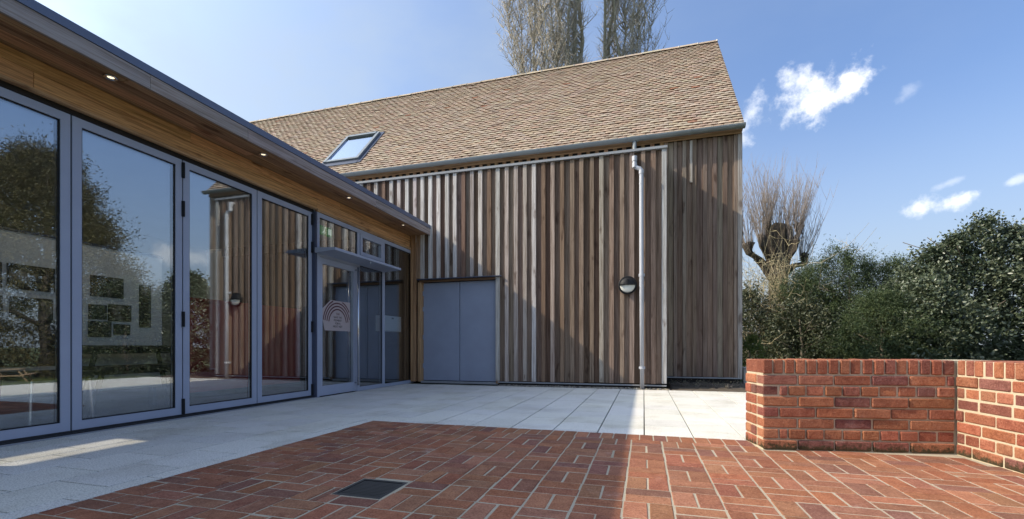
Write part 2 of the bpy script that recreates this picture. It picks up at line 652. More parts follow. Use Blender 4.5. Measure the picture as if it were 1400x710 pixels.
def build_ground():
    ax = sorted(set([-900, -400, -180, -80, -40, -25, -15, -8, 0, 1.6] + [2.2 + i * 0.9 for i in range(26)] + [30, 40, 60, 90, 140, 250, 500, 900]))
    ay = sorted(set([-900, -300, -100, -40, -20, -10, -4, 0, 3, 6, 8.4] + [9 + i * 1.5 for i in range(16)] + [40, 60, 90, 140, 250, 500, 900]))
    V = [(x, y, ground_z(x, y)) for y in ay for x in ax]
    n = len(ax)
    F = [[j * n + i, j * n + i + 1, (j + 1) * n + i + 1, (j + 1) * n + i] for j in range(len(ay) - 1) for i in range(n - 1)]
    o = add('lawn', mesh_from('lawn', V, F, M_LAWN, True))
    tag(o, kind='structure')
    # blades of grass on the stretch mirrored in the glass
    N = 9000
    x = rng.uniform(2.4, 27, N)
    y = rng.uniform(2, 20, N)
    V, F = [], []
    for a, b in zip(x, y):
        z = ground_z(a, b)
        t = random.uniform(0, 6.28)
        h = random.uniform(0.03, 0.09)
        dx, dy = math.cos(t) * 0.02, math.sin(t) * 0.02
        k = len(V)
        V += [(a - dx, b - dy, z - .01), (a + dx, b + dy, z - .01), (a + dy, b - dx, z + h)]
        F.append([k, k + 1, k + 2])
    g = add('grass_tufts', mesh_from('grass_tufts', V, F, M_LAWN))
    tag(g, 'short grass tufts on the lawn beyond the brick wall', 'grass', kind='stuff')


build_ground()

# ---- slab paving (staggered square slabs)
SLAB_P, SLAB_X0 = 0.3675, 0.005
slab_bed = MB().box(-4.36, 2.21, -1.2, 7.66, -0.12, -0.012).make('slab_paving', M_SLABBED)
tag(slab_bed, kind='structure')
PAV_X0, PAV_Y1 = -2.45, 3.715


def slab(x0, x1, y0, y1):
    g_ = 0.0048
    x0 += g_
    x1 -= g_
    y0 += g_
    y1 -= g_
    if x1 - x0 < 0.02 or y1 - y0 < 0.02:
        return
    k = random.uniform(0.98, 1.10)
    c = (0.70 * k, 0.675 * k, 0.62 * k * random.uniform(0.97, 1.03))
    o = box('slab', x0, x1, y0, y1, -0.045, random.uniform(-0.0012, 0.0008), M_SLAB, slab_bed, 0.0015, c)


for k in range(-12, 6):
    xa = SLAB_X0 + k * SLAB_P
    xb = xa + SLAB_P
    off = 0.0 if k % 2 == 0 else 0.5
    for j in range(-4, 21):
        ya = 1.595 + (j + off) * SLAB_P
        yb = ya + SLAB_P
        yb_ = min(yb, 7.63)
        if ya > 7.6 or yb < 0.55:
            continue
        x0, x1 = max(xa, -4.30), min(xb, 2.2)
        if x1 <= x0:
            continue
        if x1 <= PAV_X0 + 0.001:
            slab(x0, x1, ya, yb_)
        elif x0 < PAV_X0:
            if ya >= PAV_Y1:
                slab(x0, x1, ya, yb_)
            elif yb <= PAV_Y1:
                slab(x0, PAV_X0, ya, yb_)
            else:
                slab(x0, PAV_X0, ya, PAV_Y1)
                slab(x0, x1, PAV_Y1, yb_)
        elif yb_ > PAV_Y1 + 0.02:
            slab(x0, x1, max(ya, PAV_Y1), yb_)

# ---- brick paving (basket weave with a border)
DRAIN = (-1.425, -1.165, 1.815, 2.08)
_b = MB()
_b.box(PAV_X0 + 0.002, DRAIN[0], 0.2, PAV_Y1 - 0.002, -0.11, -0.0016).box(DRAIN[1], 2.35, 0.2, PAV_Y1 - 0.002, -0.11, -0.0016)
_b.box(DRAIN[0], DRAIN[1], 0.2, DRAIN[2], -0.11, -0.0016).box(DRAIN[0], DRAIN[1], DRAIN[3], PAV_Y1 - 0.002, -0.11, -0.0016)
brick_bed = _b.make('brick_paving', M_JOINT)
tag(brick_bed, kind='structure')
PAVERS = []        # (cx, cy, length x, length y)
PX, PXP, PY, PYP = -0.087, 0.2128, 3.505, 0.2
G = 0.0102


def paver(x0, x1, y0, y1, g_=G):
    q = [random.gauss(0, 0.0014) for _ in range(4)]
    PAVERS.append((x0 + g_ / 2 + q[0], x1 - g_ / 2 + q[1], y0 + g_ / 2 + q[2], y1 - g_ / 2 + q[3]))


WALL_A = Vector((0.775, 3.415))       # outer left corner of the brick wall's long face
WALL_DIR = Vector((math.cos(R(9.5)), math.sin(R(9.5))))
WALL_LEN = 1.185
WALL_B = WALL_A + WALL_DIR * WALL_LEN
LEG_DIR = Vector((0.095, -0.9955))


def under_wall(x, y):
    p = Vector((x, y))
    n = Vector((WALL_DIR.y, -WALL_DIR.x))
    m = Vector((LEG_DIR.y, -LEG_DIR.x))
    behind_front = (p - WALL_A).dot(n) < -0.02
    right_leg = (p - WALL_B).dot(Vector((-LEG_DIR.y, LEG_DIR.x))) > 0.02
    past_end = (p - WALL_A).dot(WALL_DIR) > -0.02
    return (behind_front and past_end) or right_leg


for i in range(-9, 12):
    xa = PX + i * PXP
    for j in range(0, 15):
        yb = PY - j * PYP
        ya = yb - PYP
        if (i + j) % 2 == 1:
            paver(xa, xa + PXP / 2, ya, yb)
            paver(xa + PXP / 2, xa + PXP, ya, yb)
        else:
            paver(xa, xa + PXP, ya, ya + PYP / 2)
            paver(xa, xa + PXP, ya + PYP / 2, yb)
# heading course along the slabs
xx = PAV_X0 + 0.45
while xx < 0.74:
    paver(xx, xx + 0.0985, PY, PAV_Y1, 0.009)
    xx += 0.0985
# band in running bond along the doors
bw = PX - 9 * PXP - PAV_X0
row, yy = 0, PAV_Y1
while yy > 0.4:
    y0 = yy - 0.0945
    cuts = [0, 0.2, 0.4, bw] if row % 2 == 0 else [0, 0.105, 0.305, bw]
    for a, b in zip(cuts, cuts[1:]):
        if b - a > 0.035:
            paver(PAV_X0 + a, PAV_X0 + b, y0, yy, 0.009)
    yy = y0
    row += 1


def paver_ok(p):
    return not under_wall((p[0] + p[1]) / 2, (p[2] + p[3]) / 2)


def clip_drain(p):
    """a brick that meets the grating is cut to the pieces left of it"""
    x0, x1, y0, y1 = p
    a0, a1, b0, b1 = DRAIN[0] - 0.006, DRAIN[1] + 0.006, DRAIN[2] - 0.006, DRAIN[3] + 0.006
    if x1 <= a0 or x0 >= a1 or y1 <= b0 or y0 >= b1:
        return [p]
    out = []
    if x0 < a0:
        out.append((x0, a0, y0, y1))
    if x1 > a1:
        out.append((a1, x1, y0, y1))
    c0, c1 = max(x0, a0), min(x1, a1)
    if y0 < b0:
        out.append((c0, c1, y0, b0))
    if y1 > b1:
        out.append((c0, c1, b1, y1))
    return out


PAVERS = [q for p in PAVERS if paver_ok(p) for q in clip_drain(p)]
PAVERS = [p for p in PAVERS if p[1] - p[0] > 0.016 and p[3] - p[2] > 0.016]
PAV_COL = [(0.34, 0.142, 0.078), (0.355, 0.158, 0.086), (0.30, 0.122, 0.070), (0.25, 0.115, 0.082), (0.37, 0.172, 0.10), (0.315, 0.140, 0.085), (0.34, 0.138, 0.072), (0.325, 0.148, 0.086)]


def view_area(p):
    q = project(((p[0] + p[1]) / 2, (p[2] + p[3]) / 2, 0))
    if q is None or not (-40 < q[0] < 1440 and q[1] < 735):
        return 0
    return (p[1] - p[0]) * (p[3] - p[2]) / q[2] ** 3


PAVERS.sort(key=view_area, reverse=True)
mass = []
for n_, p in enumerate(PAVERS):
    c = jit(random.choice(PAV_COL), 0.14, 0.05)
    z = 0.0008 + random.gauss(0, 0.0009)
    if n_ < 300:
        o = box('paver', p[0], p[1], p[2], p[3], -0.05, z, M_PAVER, brick_bed, 0.0022, c)
        o.rotation_euler = (random.gauss(0, 0.004), random.gauss(0, 0.004), random.gauss(0, 0.006))
    else:
        mass.append((p, c, z))
V, F, cols = [], [], []
for (x0, x1, y0, y1), c, z in mass:
    b_ = 0.0022
    k = len(V)
    V += [(x0, y0, -0.05), (x1, y0, -0.05), (x1, y1, -0.05), (x0, y1, -0.05),
          (x0, y0, z - b_), (x1, y0, z - b_), (x1, y1, z - b_), (x0, y1, z - b_),
          (x0 + b_, y0 + b_, z), (x1 - b_, y0 + b_, z), (x1 - b_, y1 - b_, z), (x0 + b_, y1 - b_, z)]
    fs = [(8, 9, 10, 11)] + [(a, (a + 1) % 4, 4 + (a + 1) % 4, 4 + a) for a in range(4)] + [(4 + a, 4 + (a + 1) % 4, 8 + (a + 1) % 4, 8 + a) for a in range(4)]
    F += [[k + q for q in f] for f in fs]
    cols += [c] * 9
me = mesh_from('paver_remainder', V, F, M_PAVER_S)
set_tint(me, np.array(cols))
tag(add('paver_remainder', me, brick_bed), kind='stuff')

# ---- gravel margin and soil bed against the barn
gb = MB().box(-2.52, 0.42, 7.66, 7.80, -0.13, -0.035).make('gravel_margin', M_SOIL)
tag(gb, kind='structure')
V, F, cols = [], [], []
ICO = [(0, 0, 1), (.9, 0, .2), (.2, .9, .15), (-.8, .4, .2), (-.5, -.8, .2), (.4, -.85, .25), (0, 0, -.6)]
ICF = [(0, 1, 2), (0, 2, 3), (0, 3, 4), (0, 4, 5), (0, 5, 1), (6, 2, 1), (6, 3, 2), (6, 4, 3), (6, 5, 4), (6, 1, 5)]
for _ in range(1500):
    x, y = random.uniform(-2.5, 0.4), random.uniform(7.665, 7.83)
    s = random.uniform(0.008, 0.024)
    t = random.uniform(0, 6.28)
    k = len(V)
    for a in ICO:
        ax_, ay_ = a[0] * math.cos(t) - a[1] * math.sin(t), a[0] * math.sin(t) + a[1] * math.cos(t)
        V.append((x + ax_ * s * random.uniform(.8, 1.3), y + ay_ * s, -0.008 + a[2] * s * .7 + random.uniform(0, 0.016)))
    F += [[k + q for q in f] for f in ICF]
    cols += [jit(random.choice([(0.2, 0.18, 0.16), (0.3, 0.28, 0.25), (0.12, 0.11, 0.1), (0.36, 0.3, 0.22)]), 0.2)] * len(ICF)
me = mesh_from('gravel', V, F, M_GRAVEL)
set_tint(me, np.array(cols))
tag(add('gravel', me), 'loose gravel strip at the foot of the timber cladding', 'gravel', kind='stuff')

V, F = [], []
nx, ny = 40, 16
for j in range(ny + 1):
    for i in range(nx + 1):
        x, y = 0.40 + 1.75 * i / nx, 7.64 + 1.25 * j / ny
        edge = 0.0 if (i in (0, nx) or j == 0) else 1.0
        V.append((x, y, -0.06 if not edge else -0.015 + 0.05 * j / ny + random.uniform(0, 0.03)))
F = [[j * (nx + 1) + i, j * (nx + 1) + i + 1, (j + 1) * (nx + 1) + i + 1, (j + 1) * (nx + 1) + i] for j in range(ny) for i in range(nx)]
tag(add('soil_bed', mesh_from('soil_bed', V, F, M_SOIL, True)), kind='structure')

# ================================================================== brick garden wall
wall = empty('garden_wall', (WALL_A.x, WALL_A.y, 0), 'low red brick garden wall with brick on edge coping beside the paving', 'wall')
BC = [(0.36, 0.132, 0.075), (0.33, 0.115, 0.066), (0.38, 0.15, 0.082), (0.28, 0.108, 0.078), (0.23, 0.096, 0.078), (0.41, 0.17, 0.095)]
CH, J = 0.073, 0.011
W_T = 0.30
AF = math.atan2(WALL_DIR.y, WALL_DIR.x)
AL = math.atan2(LEG_DIR.y, LEG_DIR.x)
N_F = Vector((WALL_DIR.y, -WALL_DIR.x))
E_DIR = -N_F
N_L = Vector((LEG_DIR.y, -LEG_DIR.x))        # faces the pavilion
if N_L.x > 0:
    N_L = -N_L


def wall_brick(org, d, nrm, ang, s0, s1, z0, z1, depth, proud=0.0, c=None):
    L = s1 - s0 - J
    c = c or jit(random.choice(BC), 0.18, 0.07)
    p = org + d * ((s0 + s1) / 2) - nrm * (depth / 2 - proud)
    o = add('brick', box_me('brick', L, depth, z1 - z0 - J, M_WBRICK, 0.0055), wall,
            (p.x - WALL_A.x, p.y - WALL_A.y, (z0 + z1) / 2), (random.gauss(0, 0.008), random.gauss(0, 0.006), ang + random.gauss(0, 0.008)), c)
    return o


def courses(org, d, nrm, ang, length, phase, quoin=False):
    kinds = ['s', 'h', 's', 's', 's', 'h', 's']           # from the top down
    for r, kd in enumerate(kinds):
        z1 = 0.511 - r * CH
        z0 = z1 - CH
        pit = 0.2275 if kd == 's' else 0.114
        if quoin:
            if kd == 'h':
                cuts = [0, 0.108, 0.165]
            elif r in (3,):
                cuts = [0, 0.108]
            else:
                cuts = [0]
        else:
            cuts = [0, (0.045 + phase if kd == 'h' else [0.17, 0.0, 0.17, 0.06, 0.19, 0.0, 0.12][r])]
            if cuts[1] < 0.03:
                cuts = [0]
        while cuts[-1] < length - 0.03:
            cuts.append(min(length, cuts[-1] + pit * random.uniform(0.975, 1.025)))
        if len(cuts) > 2 and cuts[-1] - cuts[-2] < 0.05:
            cuts[-2:] = [cuts[-1]]
        for a, b in zip(cuts, cuts[1:]):
            wall_brick(org, d, nrm, ang, a, b, z0, z1, 0.105, random.gauss(0.0, 0.0032))
    s = 0.0
    while s < length - 0.02:
        e = s + 0.0695
        if length - e < 0.03:
            e = length
        wall_brick(org, d, nrm, ang, s, e, 0.511, 0.616, W_T - 0.004, random.gauss(0, 0.002), jit(random.choice(BC[:4]), 0.15))
        s = e


courses(WALL_A, WALL_DIR, N_F, AF, WALL_LEN, 0.0, True)
courses(WALL_B, LEG_DIR, N_L, AL, 2.45, 0.02)
# end face
for r in range(7):
    z1 = 0.511 - r * CH
    cuts = [0.107, 0.197, 0.30] if r % 2 else [0.107, 0.30]
    for a, b in zip(cuts, cuts[1:]):
        wall_brick(WALL_A, E_DIR, -WALL_DIR, AF + math.pi / 2, a, b, z1 - CH, z1, 0.1, random.gauss(0, 0.002))
ins = 0.007
mb = MB()
for (org, d, n, L) in ((WALL_A, WALL_DIR, N_F, WALL_LEN + 0.28), (WALL_B, LEG_DIR, N_L, 2.45)):
    ins = 0.012 if org is WALL_A else 0.0065
    a = org + d * (0.008 if org is WALL_A else 0.002) - n * ins
    b = org + d * L - n * ins
    c_ = b - n * (W_T - 2 * ins)
    e = a - n * (W_T - 2 * ins)
    k = len(mb.V)
    top = 0.608 if org is WALL_A else 0.6074
    for z in (-0.1, top):
        mb.V += [(q.x - WALL_A.x, q.y - WALL_A.y, z) for q in (a, b, c_, e)]
    mb.F += [[k + i for i in f] for f in ((0, 3, 2, 1), (4, 5, 6, 7), (0, 1, 5, 4), (1, 2, 6, 5), (2, 3, 7, 6), (3, 0, 4, 7))]
mb.make('mortar', M_MORTAR, wall)

# ================================================================== barn
BX0, BX1 = -12.15, 1.65
DX0, DX1, DZ = -4.085, -2.58, 1.925     # double door opening
YP, YR = 7.835, 8.77            # backing planes: projecting panel, recessed wall
RY0, RZ0, RY1, RZ1 = 8.64, 4.56, 11.70, 8.00
barn = empty('timber_barn', (0, 8.1, 0), 'timber clad barn with steep clay tile roof and slate grey double doors', 'barn')


def bl(x, y, z):
    return (x, y - 8.1, z)


mb = MB()
mb.box(BX0, BX1 - 0.02, 0.67, 6.5, 0.0, 4.5)
mb.box(-9.0, DX0 - 0.08, YP - 8.1, 0.668, 0.05, 3.93).box(DX1 + 0.065, 0.335, YP - 8.1, 0.668, 0.05, 3.93).box(DX0 - 0.08, DX1 + 0.065, YP - 8.1, 0.018, DZ + 0.047, 3.93)
k = len(mb.V)
for x in (BX0 + 0.03, BX1 - 0.03):
    mb.V += [(x, 0.67, 4.4), (x, 6.5, 4.4), (x, 3.6, 7.80)]
mb.F += [[k, k + 2, k + 1], [k + 3, k + 4, k + 5], [k, k + 3, k + 5, k + 2], [k + 1, k + 2, k + 5, k + 4]]
mb.make('wall', M_CORE, barn)
mb = MB().box(BX1 - 0.018, BX1, 0.66, 6.52, 0.13, 4.5)
k = len(mb.V)
mb.V += [(BX1 - 0.018, 0.66, 4.5), (BX1 - 0.018, 6.52, 4.5), (BX1 - 0.018, 3.6, 7.82), (BX1, 0.66, 4.5), (BX1, 6.52, 4.5), (BX1, 3.6, 7.82)]
mb.F += [[k, k + 2, k + 1], [k + 3, k + 4, k + 5]]
mb.make('gable_cladding', M_BAT, barn, color=(0.2, 0.15, 0.12))

SIL, BRN = (0.72, 0.68, 0.645), (0.29, 0.205, 0.155)
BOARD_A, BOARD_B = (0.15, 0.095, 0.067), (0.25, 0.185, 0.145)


def zbot(x):
    if x < -4.2:
        return 2.7
    if x < DX1 + 0.10 and x > DX0 - 0.20:
        return 1.99
    return 0.075 + max(0, (x + 2.5)) * 0.006


BP = 0.1685
xs = [-2.71 + BP * k for k in range(-37, 19)]
for x in xs:
    if x > 0.33:
        continue
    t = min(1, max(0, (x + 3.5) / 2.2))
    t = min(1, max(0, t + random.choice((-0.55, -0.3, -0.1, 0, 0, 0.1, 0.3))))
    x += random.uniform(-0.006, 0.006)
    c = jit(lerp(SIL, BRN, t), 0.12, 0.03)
    if random.random() < 0.12:
        c = jit((0.25, 0.165, 0.115), 0.1)
    wdt = 0.072 + random.uniform(-0.004, 0.004)
    z0 = zbot(x)
    if -2.57 < x < -2.46:
        z0 = 0.075
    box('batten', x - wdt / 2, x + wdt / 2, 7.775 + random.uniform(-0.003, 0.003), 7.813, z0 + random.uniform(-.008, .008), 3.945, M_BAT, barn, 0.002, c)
    xb = x + BP / 2
    if xb < 0.34:
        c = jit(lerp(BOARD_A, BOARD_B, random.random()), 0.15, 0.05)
        z0 = zbot(xb)
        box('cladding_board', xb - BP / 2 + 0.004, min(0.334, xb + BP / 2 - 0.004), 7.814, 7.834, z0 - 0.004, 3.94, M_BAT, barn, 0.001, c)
box('corner_batten', 0.285, 0.36, 7.772, 7.812, 0.09, 3.95, M_BAT, barn, 0.002, (0.5, 0.49, 0.48))
for k in range(6):
    box('cladding_board', 0.336, 0.359, 7.8135 + k * 0.156, 7.8135 + k * 0.156 + 0.152, 0.09, 3.94, M_BAT, barn, 0.002, jit((0.28, 0.22, 0.18), 0.15))

# recessed strip beside the projecting panel, and the band of boards under the eaves
x = 0.363
i = 0
while x < BX1 - 0.075:
    wdt = random.uniform(0.088, 0.108) if i % 2 else random.uniform(0.058, 0.075)
    if x + wdt > BX1 - 0.07:
        wdt = BX1 - 0.062 - x
    y0 = 8.748 if i % 2 else 8.722
    t = random.random()
    c = jit(lerp((0.19, 0.13, 0.097), (0.33, 0.265, 0.22), t), 0.14, 0.04)
    box('cladding_board', x, x + wdt - 0.003, y0, 8.768, 0.155 + random.uniform(-.006, .006), 4.44, M_BAT, barn, 0.002, c)
    x += wdt
    i += 1
box('corner_board', BX1 - 0.06, BX1 + 0.012, 8.716, 8.769, 0.15, 4.45, M_BAT, barn, 0.003, (0.42, 0.385, 0.36))
box('batten', 0.80, 0.845, 8.708, 8.721, 3.66, 4.42, M_BAT, barn, 0.002, (0.52, 0.48, 0.44))
for k, x in enumerate(xs):
    if -6.8 < x < 0.33:
        box('eaves_batten', x - 0.035, x + 0.035, 8.71, 8.75, 4.06, 4.44, M_BAT, barn, 0.002, jit((0.36, 0.22, 0.13), 0.25, 0.08))
box('eaves_board', -10.2, BX1, 8.68, 8.706, 4.435, 4.52, M_HBOARD, barn, 0.002, (0.42, 0.26, 0.15))
# metal flashing on top of the projecting panel, drip strips at its foot
mb = MB()
k = 0
mb.V += [(-9.0, 7.752 - 8.1, 3.945), (0.372, 7.752 - 8.1, 3.945), (0.372, 7.752 - 8.1, 3.985), (-9.0, 7.752 - 8.1, 3.985), (-9.0, 8.70 - 8.1, 4.04), (0.372, 8.70 - 8.1, 4.04), (-9.0, 8.70 - 8.1, 3.95), (0.372, 8.70 - 8.1, 3.95)]
mb.F += [[0, 1, 2, 3], [3, 2, 5, 4], [6, 7, 1, 0], [1, 7, 5, 2], [6, 0, 3, 4]]
mb.make('cap_flashing', M_FLASH, barn)
box('base_strip', -2.545, 0.36, 7.765, 7.79, 0.044, 0.066, M_FLASH, barn, 0.003)
box('base_strip', 0.37, BX1 + 0.01, 8.705, 8.74, 0.128, 0.150, M_FLASH, barn, 0.003)
box('plinth', -2.545, 0.30, 7.80, 7.833, -0.05, 0.043, M_CORE, barn)
box('plinth', 0.37, BX1 - 0.02, 8.75, 8.769, -0.05, 0.127, M_CORE, barn)

# ---- double doors
dy = 7.875
box('door_head', DX0 - 0.05, DX1 + 0.06, 7.795, 7.86, DZ + 0.004, DZ + 0.045, M_HBOARD, barn, 0.003, (0.22, 0.13, 0.075))
box('drip_flashing', DX0 - 0.07, DX1 + 0.11, 7.735, 7.80, DZ + 0.046, DZ + 0.062, M_FRAME_D, barn, 0.003)
box('door_jamb', DX1 + 0.004, DX1 + 0.062, 7.785, 7.90, 0.03, DZ + 0.003, M_JAMB, barn, 0.004, (0.48, 0.28, 0.15))
box('door_jamb', DX0 - 0.075, DX0 - 0.004, 7.785, 7.90, 0.03, DZ + 0.003, M_JAMB, barn, 0.004, (0.52, 0.32, 0.17))
for xq, ww, cc in ((-4.285, 0.05, (0.52, 0.31, 0.16)), (-4.225, 0.055, (0.44, 0.26, 0.14))):
    box('corner_post', xq - ww / 2, xq + ww / 2, 7.775, 7.86, 0.03, 2.86, M_JAMB, barn, 0.004, cc)
for xq in (-4.17, -4.112):
    box('batten', xq - 0.025, xq + 0.025, 7.78, 7.835, DZ + 0.07, 2.86, M_BAT, barn, 0.003, jit((0.42, 0.28, 0.18), 0.1))
mid = (DX0 + DX1) / 2 + 0.005
for a, b in ((DX0, mid - 0.003), (mid + 0.003, DX1)):
    lf = box('door_leaf', a + 0.003, b - 0.003, dy, dy + 0.045, 0.055, DZ - 0.003, M_DOOR, barn, 0.003)
    hx = a + 0.004 if a == DX0 else b - 0.004
    for hz in (0.33, 0.88, 1.42, 1.72):
        h = MB().tube([(hx, dy - 0.012, hz - 0.045), (hx, dy - 0.012, hz + 0.045)], 0.011, 8)
        h.box(hx - 0.022, hx + 0.022, dy - 0.006, dy - 0.001, hz - 0.04, hz + 0.04)
        lp = lf.location + barn.location
        h.V = [tuple(Vector(v) - lp) for v in h.V]
        h.make('hinge', M_DOOR, lf)
box('door_threshold', DX0 - 0.02, DX1 + 0.03, 7.80, 7.93, 0.004, 0.042, M_FLASH, barn, 0.004)
box('door_backing', DX0 - 0.08, DX1 + 0.08, 7.93, 8.0, 0, DZ + 0.05, M_CORE, barn)

# ---- roof
SL = Vector((0, RY1 - RY0, RZ1 - RZ0))
SLEN = SL.length
SL.normalize()
SN = Vector((0, -SL.z, SL.y))
pitch = math.atan2(SL.z, SL.y)
mb = MB()
e0, e1 = Vector((0, RY0, RZ0)) - SN * 0.03, Vector((0, RY1, RZ1)) - SN * 0.03
back = Vector((0, 2 * RY1 - RY0, RZ0))
prof = [e0, e1, back, back - Vector((0, 0.05, 0.10)), e1 - Vector((0, 0, 0.16)), e0 - SN * 0.07 + Vector((0, 0.06, 0.0))]
for x in (BX0 - 0.03, BX1 + 0.02):
    mb.V += [bl(x, p.y, p.z) for p in prof]
mb.F += [[0, 1, 7, 6], [1, 2, 8, 7], [2, 3, 9, 8], [3, 4, 10, 9], [4, 5, 11, 10], [5, 0, 6, 11], [0, 5, 4, 1], [1, 4, 3, 2], [6, 7, 10, 11], [7, 8, 9, 10]]
roof = mb.make('roof', M_TILE_S, barn)
set_tint(roof.data, np.array([(0.06, 0.045, 0.035)] * len(roof.data.polygons)))
TW, TG, TL_ = 0.1655, 0.0995, 0.165
tm = []
for y, za in ((0, 0.027), (TL_, 0.002)):
    for xq, cam_ in ((-0.0805, -0.003), (-0.03, 0.002), (0.03, 0.002), (0.0805, -0.003)):
        tm.append((xq, y, za + cam_))
TV = tm + [(a, b, c - 0.020) for a, b, c in tm]
TF = [[0, 1, 5, 4], [1, 2, 6, 5], [2, 3, 7, 6], [8, 9, 1, 0], [9, 10, 2, 1], [10, 11, 3, 2], [12, 8, 0, 4], [3, 11, 15, 7]]
tile_me = mesh_from('roof_tile', TV, TF, M_TILE)
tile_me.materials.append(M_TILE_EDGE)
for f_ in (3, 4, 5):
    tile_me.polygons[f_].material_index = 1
TCOL = [(0.44, 0.36, 0.27), (0.465, 0.385, 0.295), (0.41, 0.335, 0.25), (0.44, 0.37, 0.29), (0.415, 0.32, 0.235), (0.45, 0.345, 0.255)]
SKY_X0, SKY_X1, SKY_Y0, SKY_Y1 = -7.29, -6.33, 9.04, 9.94
tiles = []
for r in range(int(SLEN / TG) + 1):
    s = r * TG
    off = TW / 2 if r % 2 else 0
    x = BX1 + 0.035 - TW / 2 - off
    if off:
        tiles.append((BX1 + 0.035 - TW / 4, s, 0.5))
    while x > BX0:
        tiles.append((x, s, 1))
        x -= TW
rows = []
for (x, s, f) in tiles:
    p = Vector((x, RY0, RZ0)) + SL * s
    if SKY_X0 - 0.02 < x < SKY_X1 + 0.02 and SKY_Y0 - 0.06 < p.y < SKY_Y1 - 0.02:
        continue
    q = project(p)
    vis = 0
    if q and p.y < RY1 - 0.08 and (q[1] < (q[0] - 51.3) * 0.5739 - 2 and q[0] > 345 or q[0] > 600):
        vis = f / q[2] ** 2 * SN.dot((Vector((0, 0, CAM_H)) - p).normalized())
    rows.append((vis, x, s, f, p))
rows.sort(key=lambda r: -r[0])
V, F, cols = [], [], []
for n_, (vis, x, s, f, p) in enumerate(rows):
    if p.y > RY1 - 0.05:
        continue
    c = jit(random.choice(TCOL), 0.14, 0.04)
    lich = max(0, (s / SLEN - 0.72)) * 1.7 * random.random()
    c = lerp(c, (0.27, 0.25, 0.165), min(0.75, lich + (0.25 if x < -7 and random.random() < 0.3 else 0)))
    if random.random() < 0.006:
        c = jit((0.36, 0.19, 0.12), 0.1)
    if random.random() < 0.012:
        c = jit((0.27, 0.21, 0.155), 0.1)
    lift = random.gauss(0, 0.0024)
    tw = random.gauss(0, 0.007)
    tl = random.gauss(0, 0.011)
    Mx = Matrix.Translation(p + SN * lift) @ Matrix.Rotation(pitch, 4, 'X') @ Matrix.Rotation(tw, 4, 'Z') @ Matrix.Rotation(tl, 4, 'Y')
    if f != 1:
        Mx = Mx @ Matrix.Scale(0.5, 4, (1, 0, 0))
    if n_ < 300:
        o = add('roof_tile', tile_me, roof, color=c)
        o.matrix_local = Matrix.Translation((0, -8.1, 0)) @ Mx
    else:
        Mx = Matrix.Translation((0, -8.1, 0)) @ Mx
        k = len(V)
        V += [tuple(Mx @ Vector(v)) for v in TV]
        F += [[k + i for i in ff] for ff in TF]
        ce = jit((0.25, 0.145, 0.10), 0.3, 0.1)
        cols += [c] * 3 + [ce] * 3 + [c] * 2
me = mesh_from('roof_tile_remainder', V, F, M_TILE_S)
set_tint(me, np.array(cols))
tag(add('roof_tile_remainder', me, roof), kind='stuff')
# ridge tiles
tp = math.tan(pitch)
rp = []
for k in range(9):
    q = -1 + k / 4
    rp.append((-q * 0.135, 0.035 - (math.sqrt((q * 0.135 * tp) ** 2 + 0.0025) - 0.02)))
V, F = [], []
RL = 0.425
for xi in (0, RL - 0.012):
    V += [(xi, a, b) for a, b in rp]
    V += [(xi, a * 0.97, b - 0.018) for a, b in rp]
F = [[i, i + 1, 19 + i, 18 + i] for i in range(8)] + [[i, 9 + i, 10 + i, i + 1] for i in range(8)] + [[18 + i, 19 + i, 28 + i, 27 + i] for i in range(8)]
ridge_me = mesh_from('ridge_tile', V, F, M_TILE)
x = BX1 + 0.03 - RL
while x > BX0 - 0.2:
    o = add('ridge_tile', ridge_me, roof, bl(x, RY1, RZ1 + 0.02 + random.uniform(-.004, .004)), (0, random.gauss(0, 0.006), random.gauss(0, 0.006)),
            jit((0.48, 0.40, 0.29), 0.12, 0.05))
    x -= RL
jm = MB().tube([(0, a, b - 0.002) for a, b in rp], 0.012, 5)
jm_me = mesh_from('mortar_joint', jm.V, jm.F, M_CONC)
x = BX1 + 0.02
while x > BX0:
    add('mortar_joint', jm_me, roof, bl(x, RY1, RZ1 + 0.02))
    x -= RL
# ---- rooflight (built in the roof plane, then laid on it)
SKX, SKL = SKY_X1 - SKY_X0, (SKY_Y1 - SKY_Y0) / SL.y
RM = Matrix.Translation(Vector((SKY_X0, RY0, RZ0 - 0.0)) + SL * ((SKY_Y0 - RY0) / SL.y)) @ Matrix.Rotation(pitch, 4, 'X')
fr = MB()
t_, h_ = 0.075, 0.085
fr.box(0, t_, 0, SKL, -0.02, h_).box(SKX - t_, SKX, 0, SKL, -0.02, h_).box(t_, SKX - t_, SKL - t_ * 1.2, SKL, -0.02, h_ + 0.015).box(t_, SKX - t_, 0, t_, -0.02, h_ - 0.006)
fr.V = [tuple(RM @ Vector(v) - Vector((0, 8.1, 0))) for v in fr.V]
rl = fr.make('rooflight', M_GUTTER, barn)
fl = MB().box(-0.09, -0.002, -0.13, SKL + 0.07, 0.0, 0.036).box(SKX + 0.002, SKX + 0.09, -0.13, SKL + 0.07, 0.0, 0.036).box(-0.002, SKX + 0.002, -0.16, -0.002, 0.0, 0.040).box(-0.002, SKX + 0.002, SKL + 0.002, SKL + 0.07, 0.0, 0.036)
fl.V = [tuple(RM @ Vector(v) - Vector((0, 8.1, 0))) for v in fl.V]
fl.make('flashing', M_FRAME_D, rl)
tr = MB()
for (a, b, c_, d_) in ((t_ + .001, t_ + 0.02, t_, SKL - t_ * 1.2), (SKX - t_ - 0.02, SKX - t_ - .001, t_, SKL - t_ * 1.2), (t_ + 0.02, SKX - t_ - 0.02, t_ + .001, t_ + 0.03)):
    tr.box(a, b, c_, d_, 0.05, h_ - 0.012)
